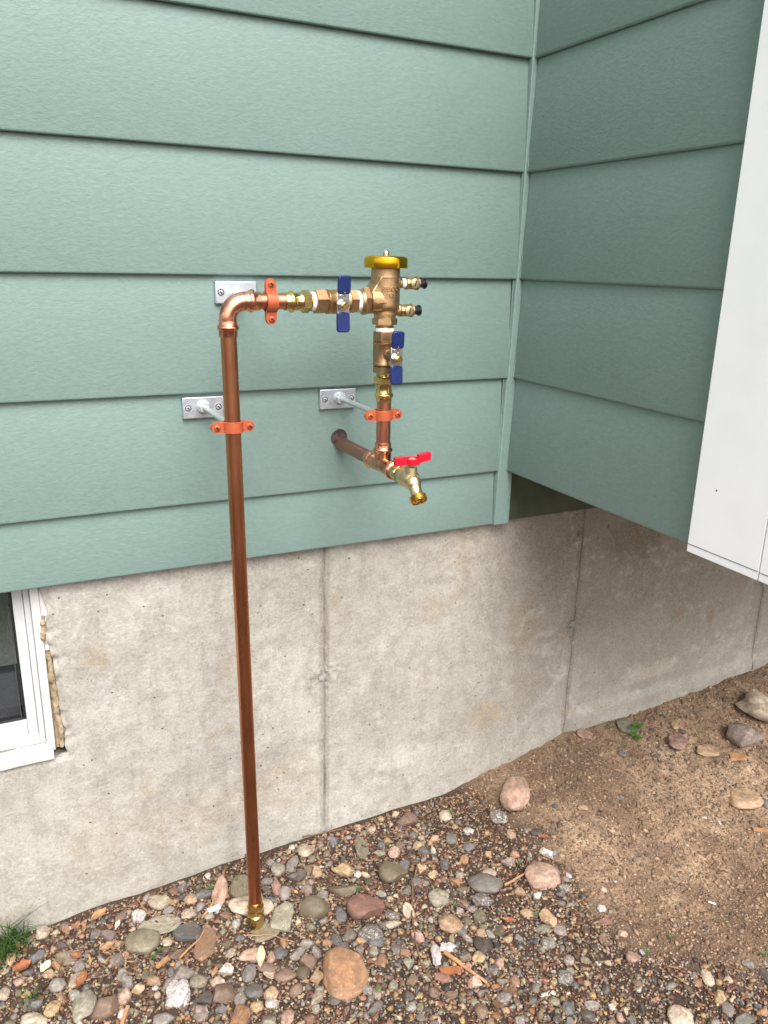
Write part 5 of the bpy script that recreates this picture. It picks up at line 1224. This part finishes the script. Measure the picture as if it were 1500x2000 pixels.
leaf(LEAF[9], .020, .010, -.4, .2, 'orange leaf scrap near the whitish grey stone', 'leaforange', .006, 9)
leaf(LEAF[11], .020, .008, .9, .2, 'brown leaf sliver above the black angular stone', 'leaf', .008, 11)
for i in range(9):
    u = rnd.random(); a, b = LEAF[6], LEAF[4]
    q = (a[0] + (b[0] - a[0]) * u + rnd.uniform(-.03, .03), min(-.006, a[1] + (b[1] - a[1]) * u + rnd.uniform(-.05, .05)))
    o = leaf(q, rnd.uniform(.012, .024), rnd.uniform(.006, .013), rnd.uniform(0, 3), rnd.uniform(.2, .5), '%s curled leaf scrap in the litter, %s the %s' % (('small', 'broad', 'narrow', 'folded', 'torn', 'tiny', 'pointed', 'crisp', 'dark')[i], *beside(*q)), rnd.choice(('leaf', 'leaf', 'root', 'leaforange')), .005, 20 + i)
    o['group'] = 'leaf scraps in the litter near the grass tuft'
def slab(name, pt, L, W_, T_, ang, tilt, label, cat, mt, lift=.002):
    bm = bmesh.new(); c = on(pt, lift); v = box(bm, -L / 2, L / 2, -W_ / 2, W_ / 2, -T_ / 2, T_ / 2)
    bmesh.ops.subdivide_edges(bm, edges=bm.edges, cuts=3, use_grid_fill=True)
    for q in bm.verts:
        n = noise.noise_vector(q.co * 90 + Vector((pt[0] * 50, 0, 0))); q.co += Vector((n.x * L * .07, n.y * W_ * .16, n.z * T_ * .3)); q.co.rotate(Matrix.Rotation(tilt, 3, 'Y')); q.co.rotate(Matrix.Rotation(ang, 3, 'Z')); q.co += c
    o = obj(name, bm, M[mt], None, loc=c, smooth=40); tag(o, label, cat); return o
slab('shingle_piece', PAPER[4], .034, .026, .006, HEAD - .3, -.2, 'square brown shingle piece in front of the jagged rock', 'shingle piece', 'wood', .004)
slab('scrap', PAPER[0], .013, .0035, .0006, HEAD - .4, .1, 'pointed white paper scrap on the light dirt', 'scrap', 'paper', .003)
slab('scrap', PAPER[1], .0028, .0085, .0026, HEAD, .0, 'tiny white stub standing out on the light dirt', 'scrap', 'paper', .002)
slab('concrete_flake', PAPER[2], .036, .016, .005, HEAD + .2, .1, 'pale flaked concrete chip against the footing', 'concrete flake', 'dirtywhite', .003)
slab('wood_chip', WOOD[0], .028, .007, .004, HEAD + 1.0, .1, 'weathered wood chip above the white foam lump', 'wood chip', 'wood', .008)
slab('wood_chip', WOOD[1], .055, .012, .006, HEAD + .8, .05, 'long splintery brown wood chip in the bottom gravel', 'wood chip', 'root', .003)
slab('wood_chip', WOOD[3], .035, .008, .004, HEAD - .05, .05, 'light wood chip at the right edge of the dirt', 'wood chip', 'wood', .003)
slab('wood_chip', WOOD[4], .006, .030, .003, HEAD, .05, 'orange wood sliver standing near the bottom left', 'wood chip', 'wood', .008)
slab('wood_chip', WOOD[5], .036, .012, .004, HEAD + .2, .05, 'rust-coloured bark flake under the tan stone', 'wood chip', 'leaforange' , .005)
slab('wood_chip', WOOD[6], .024, .010, .004, HEAD + .7, .15, 'pale bark chip right of the peach oval stone', 'wood chip', 'dirtywhite', .012)
# grass tuft at the left edge
def blade(bm, base, L, ang, bend, w0, seed):
    n = 8; pv = None
    for i in range(n + 1):
        t = i / n; out = bend * L * t * t; p = base + Vector((math.cos(ang) * (out + .1 * L * t), math.sin(ang) * (out + .1 * L * t), L * t * (1 - .35 * bend * t * t)))
        w_ = w0 * (1 - t ** 1.6) + .00015; s = Vector((-math.sin(ang + seed), math.cos(ang + seed), 0)) * w_
        cur = (bm.verts.new(p - s), bm.verts.new(p + s))
        if pv: bm.faces.new((pv[0], pv[1], cur[1], cur[0]))
        pv = cur
def tuft(pt, n, Lr, spread, label, w0=.0013, name='grass_tuft', seed=0):
    r = random.Random(seed); c = on(pt); bm = bmesh.new()
    for _ in range(n):
        a = r.uniform(0, 6.28); q = spread * r.random(); b = c + Vector((math.cos(a) * q, math.sin(a) * q, 0)); b.y = min(b.y, .012); b.z = gz(b.x, b.y) - .001
        a2 = r.uniform(0, 6.28)
        if math.sin(a2) > .3 and b.y > -.03: a2 = -a2
        blade(bm, b, r.uniform(*Lr), a2, r.uniform(.1, .9), w0 * r.uniform(.7, 1.2), r.uniform(-.6, .6))
    o = obj(name, bm, M['grass'], None, loc=c, smooth=80); tag(o, label, 'grass'); return o
tuft(GRASS[0], 110, (.035, .095), .034, 'green grass tuft growing against the wall at the left edge', seed=1)
tuft(GRASS[3], 50, (.03, .07), .024, 'short grass clump just below the main tuft at the left edge', seed=3)
tuft(GRASS[4], 20, (.02, .045), .012, 'sparse grass sprig among the stones in the lower left', seed=5)
def seedling(pt, s, label, seed):
    r = random.Random(seed); c = on(pt, .004); t = thing('seedling', c, label, 'seedling', 'small green seedlings in the gravel')
    bm = bmesh.new(); tube_path(bm, [c - Vector((0, 0, .008)), c + Vector((0, 0, s * .35))], .0005, 6); obj('stem', bm, M['seed'], t)
    n = r.randint(5, 7)
    for i in range(n):
        a = 2 * PI * i / n + r.uniform(-.3, .3); d = Vector((math.cos(a), math.sin(a), .45)).normalized(); sd_ = Vector((-math.sin(a), math.cos(a), 0)); L = s * r.uniform(.6, 1); w_ = L * .16; b = c + Vector((0, 0, s * .3)); bm = bmesh.new()
        v = [bm.verts.new(p) for p in (b, b + d * L * .5 - sd_ * w_, b + d * L, b + d * L * .5 + sd_ * w_, b + d * L * .55 - Vector((0, 0, w_ * .4)))]
        for f in ((0, 1, 4), (1, 2, 4), (2, 3, 4), (3, 0, 4)): bm.faces.new([v[k] for k in f])
        obj('leaf', bm, M['seed'], t)
SL = ['seedling below the large rounded stone, the left one of the close pair', 'seedling below the large rounded stone, touching the close pair on its right', 'seedling growing against the left side of the peach oval stone', 'seedling by the wall near the cream round pebble', 'seedling above the large peach-coloured stone',
      'seedling below the left end of the large peach-coloured stone', 'seedling beside the tan stone above the white foam strip', 'seedling beside the tan-orange egg-shaped stone', 'seedling in the fine dark grit below the large orange-tan stone', 'seedling in fine gravel below the thin dark twig', 'seedling right of the pinkish brown blocky pebble', 'seedling between the peach stone and the copper pipe',
      'pale round-leaved seedling left of the clover plant by the wall', 'seedling at the right edge of the fine gravel', 'faint mossy seedling above the red-brown stone', 'seedling lowest under the large rounded stone']
for i, (pt, lab) in enumerate(zip(SEED, SL)): seedling(pt, .011 if i != 12 else .016, 'small green ' + lab if i not in (12, 14) else lab, i + 3)
c = on(CLOVER[0]); cl = thing('clover_plant', c, 'small bright green clover-like plant growing from the dirt near the wall', 'plant')
for i, (dx, dy, h) in enumerate(((-.012, -.002, .016), (.004, .006, .032), (.012, .004, .030), (-.002, -.010, .008), (.014, .010, .022), (-.008, .004, .026))):
    tip = c + Vector((dx, dy, h)); bm = bmesh.new(); tube_path(bm, [c - Vector((0, 0, .004)), c.lerp(tip, .5) + Vector((dx * .1, 0, .002)), tip], .0006, 6); obj('stem', bm, M['clover'], cl)
    bm = bmesh.new()
    for q in range(3):
        a = q * 2.094 + i; ctr = tip + Vector((math.cos(a) * .0052, math.sin(a) * .0052 - .001, .0004 * q)); ring = [bm.verts.new(ctr + Vector((math.cos(k * PI / 5) * .0052, math.sin(k * PI / 5) * .0050, .0012 * math.cos(2 * k * PI / 5)))) for k in range(10)]
        m0 = bm.verts.new(ctr - Vector((0, 0, .0008)))
        for k in range(10): bm.faces.new((m0, ring[k], ring[(k + 1) % 10]))
    obj('leaf', bm, M['clover'], cl, smooth=80)
print('stones solo', len(solo), 'stuff', len(stuff), 'auto', len(auto))
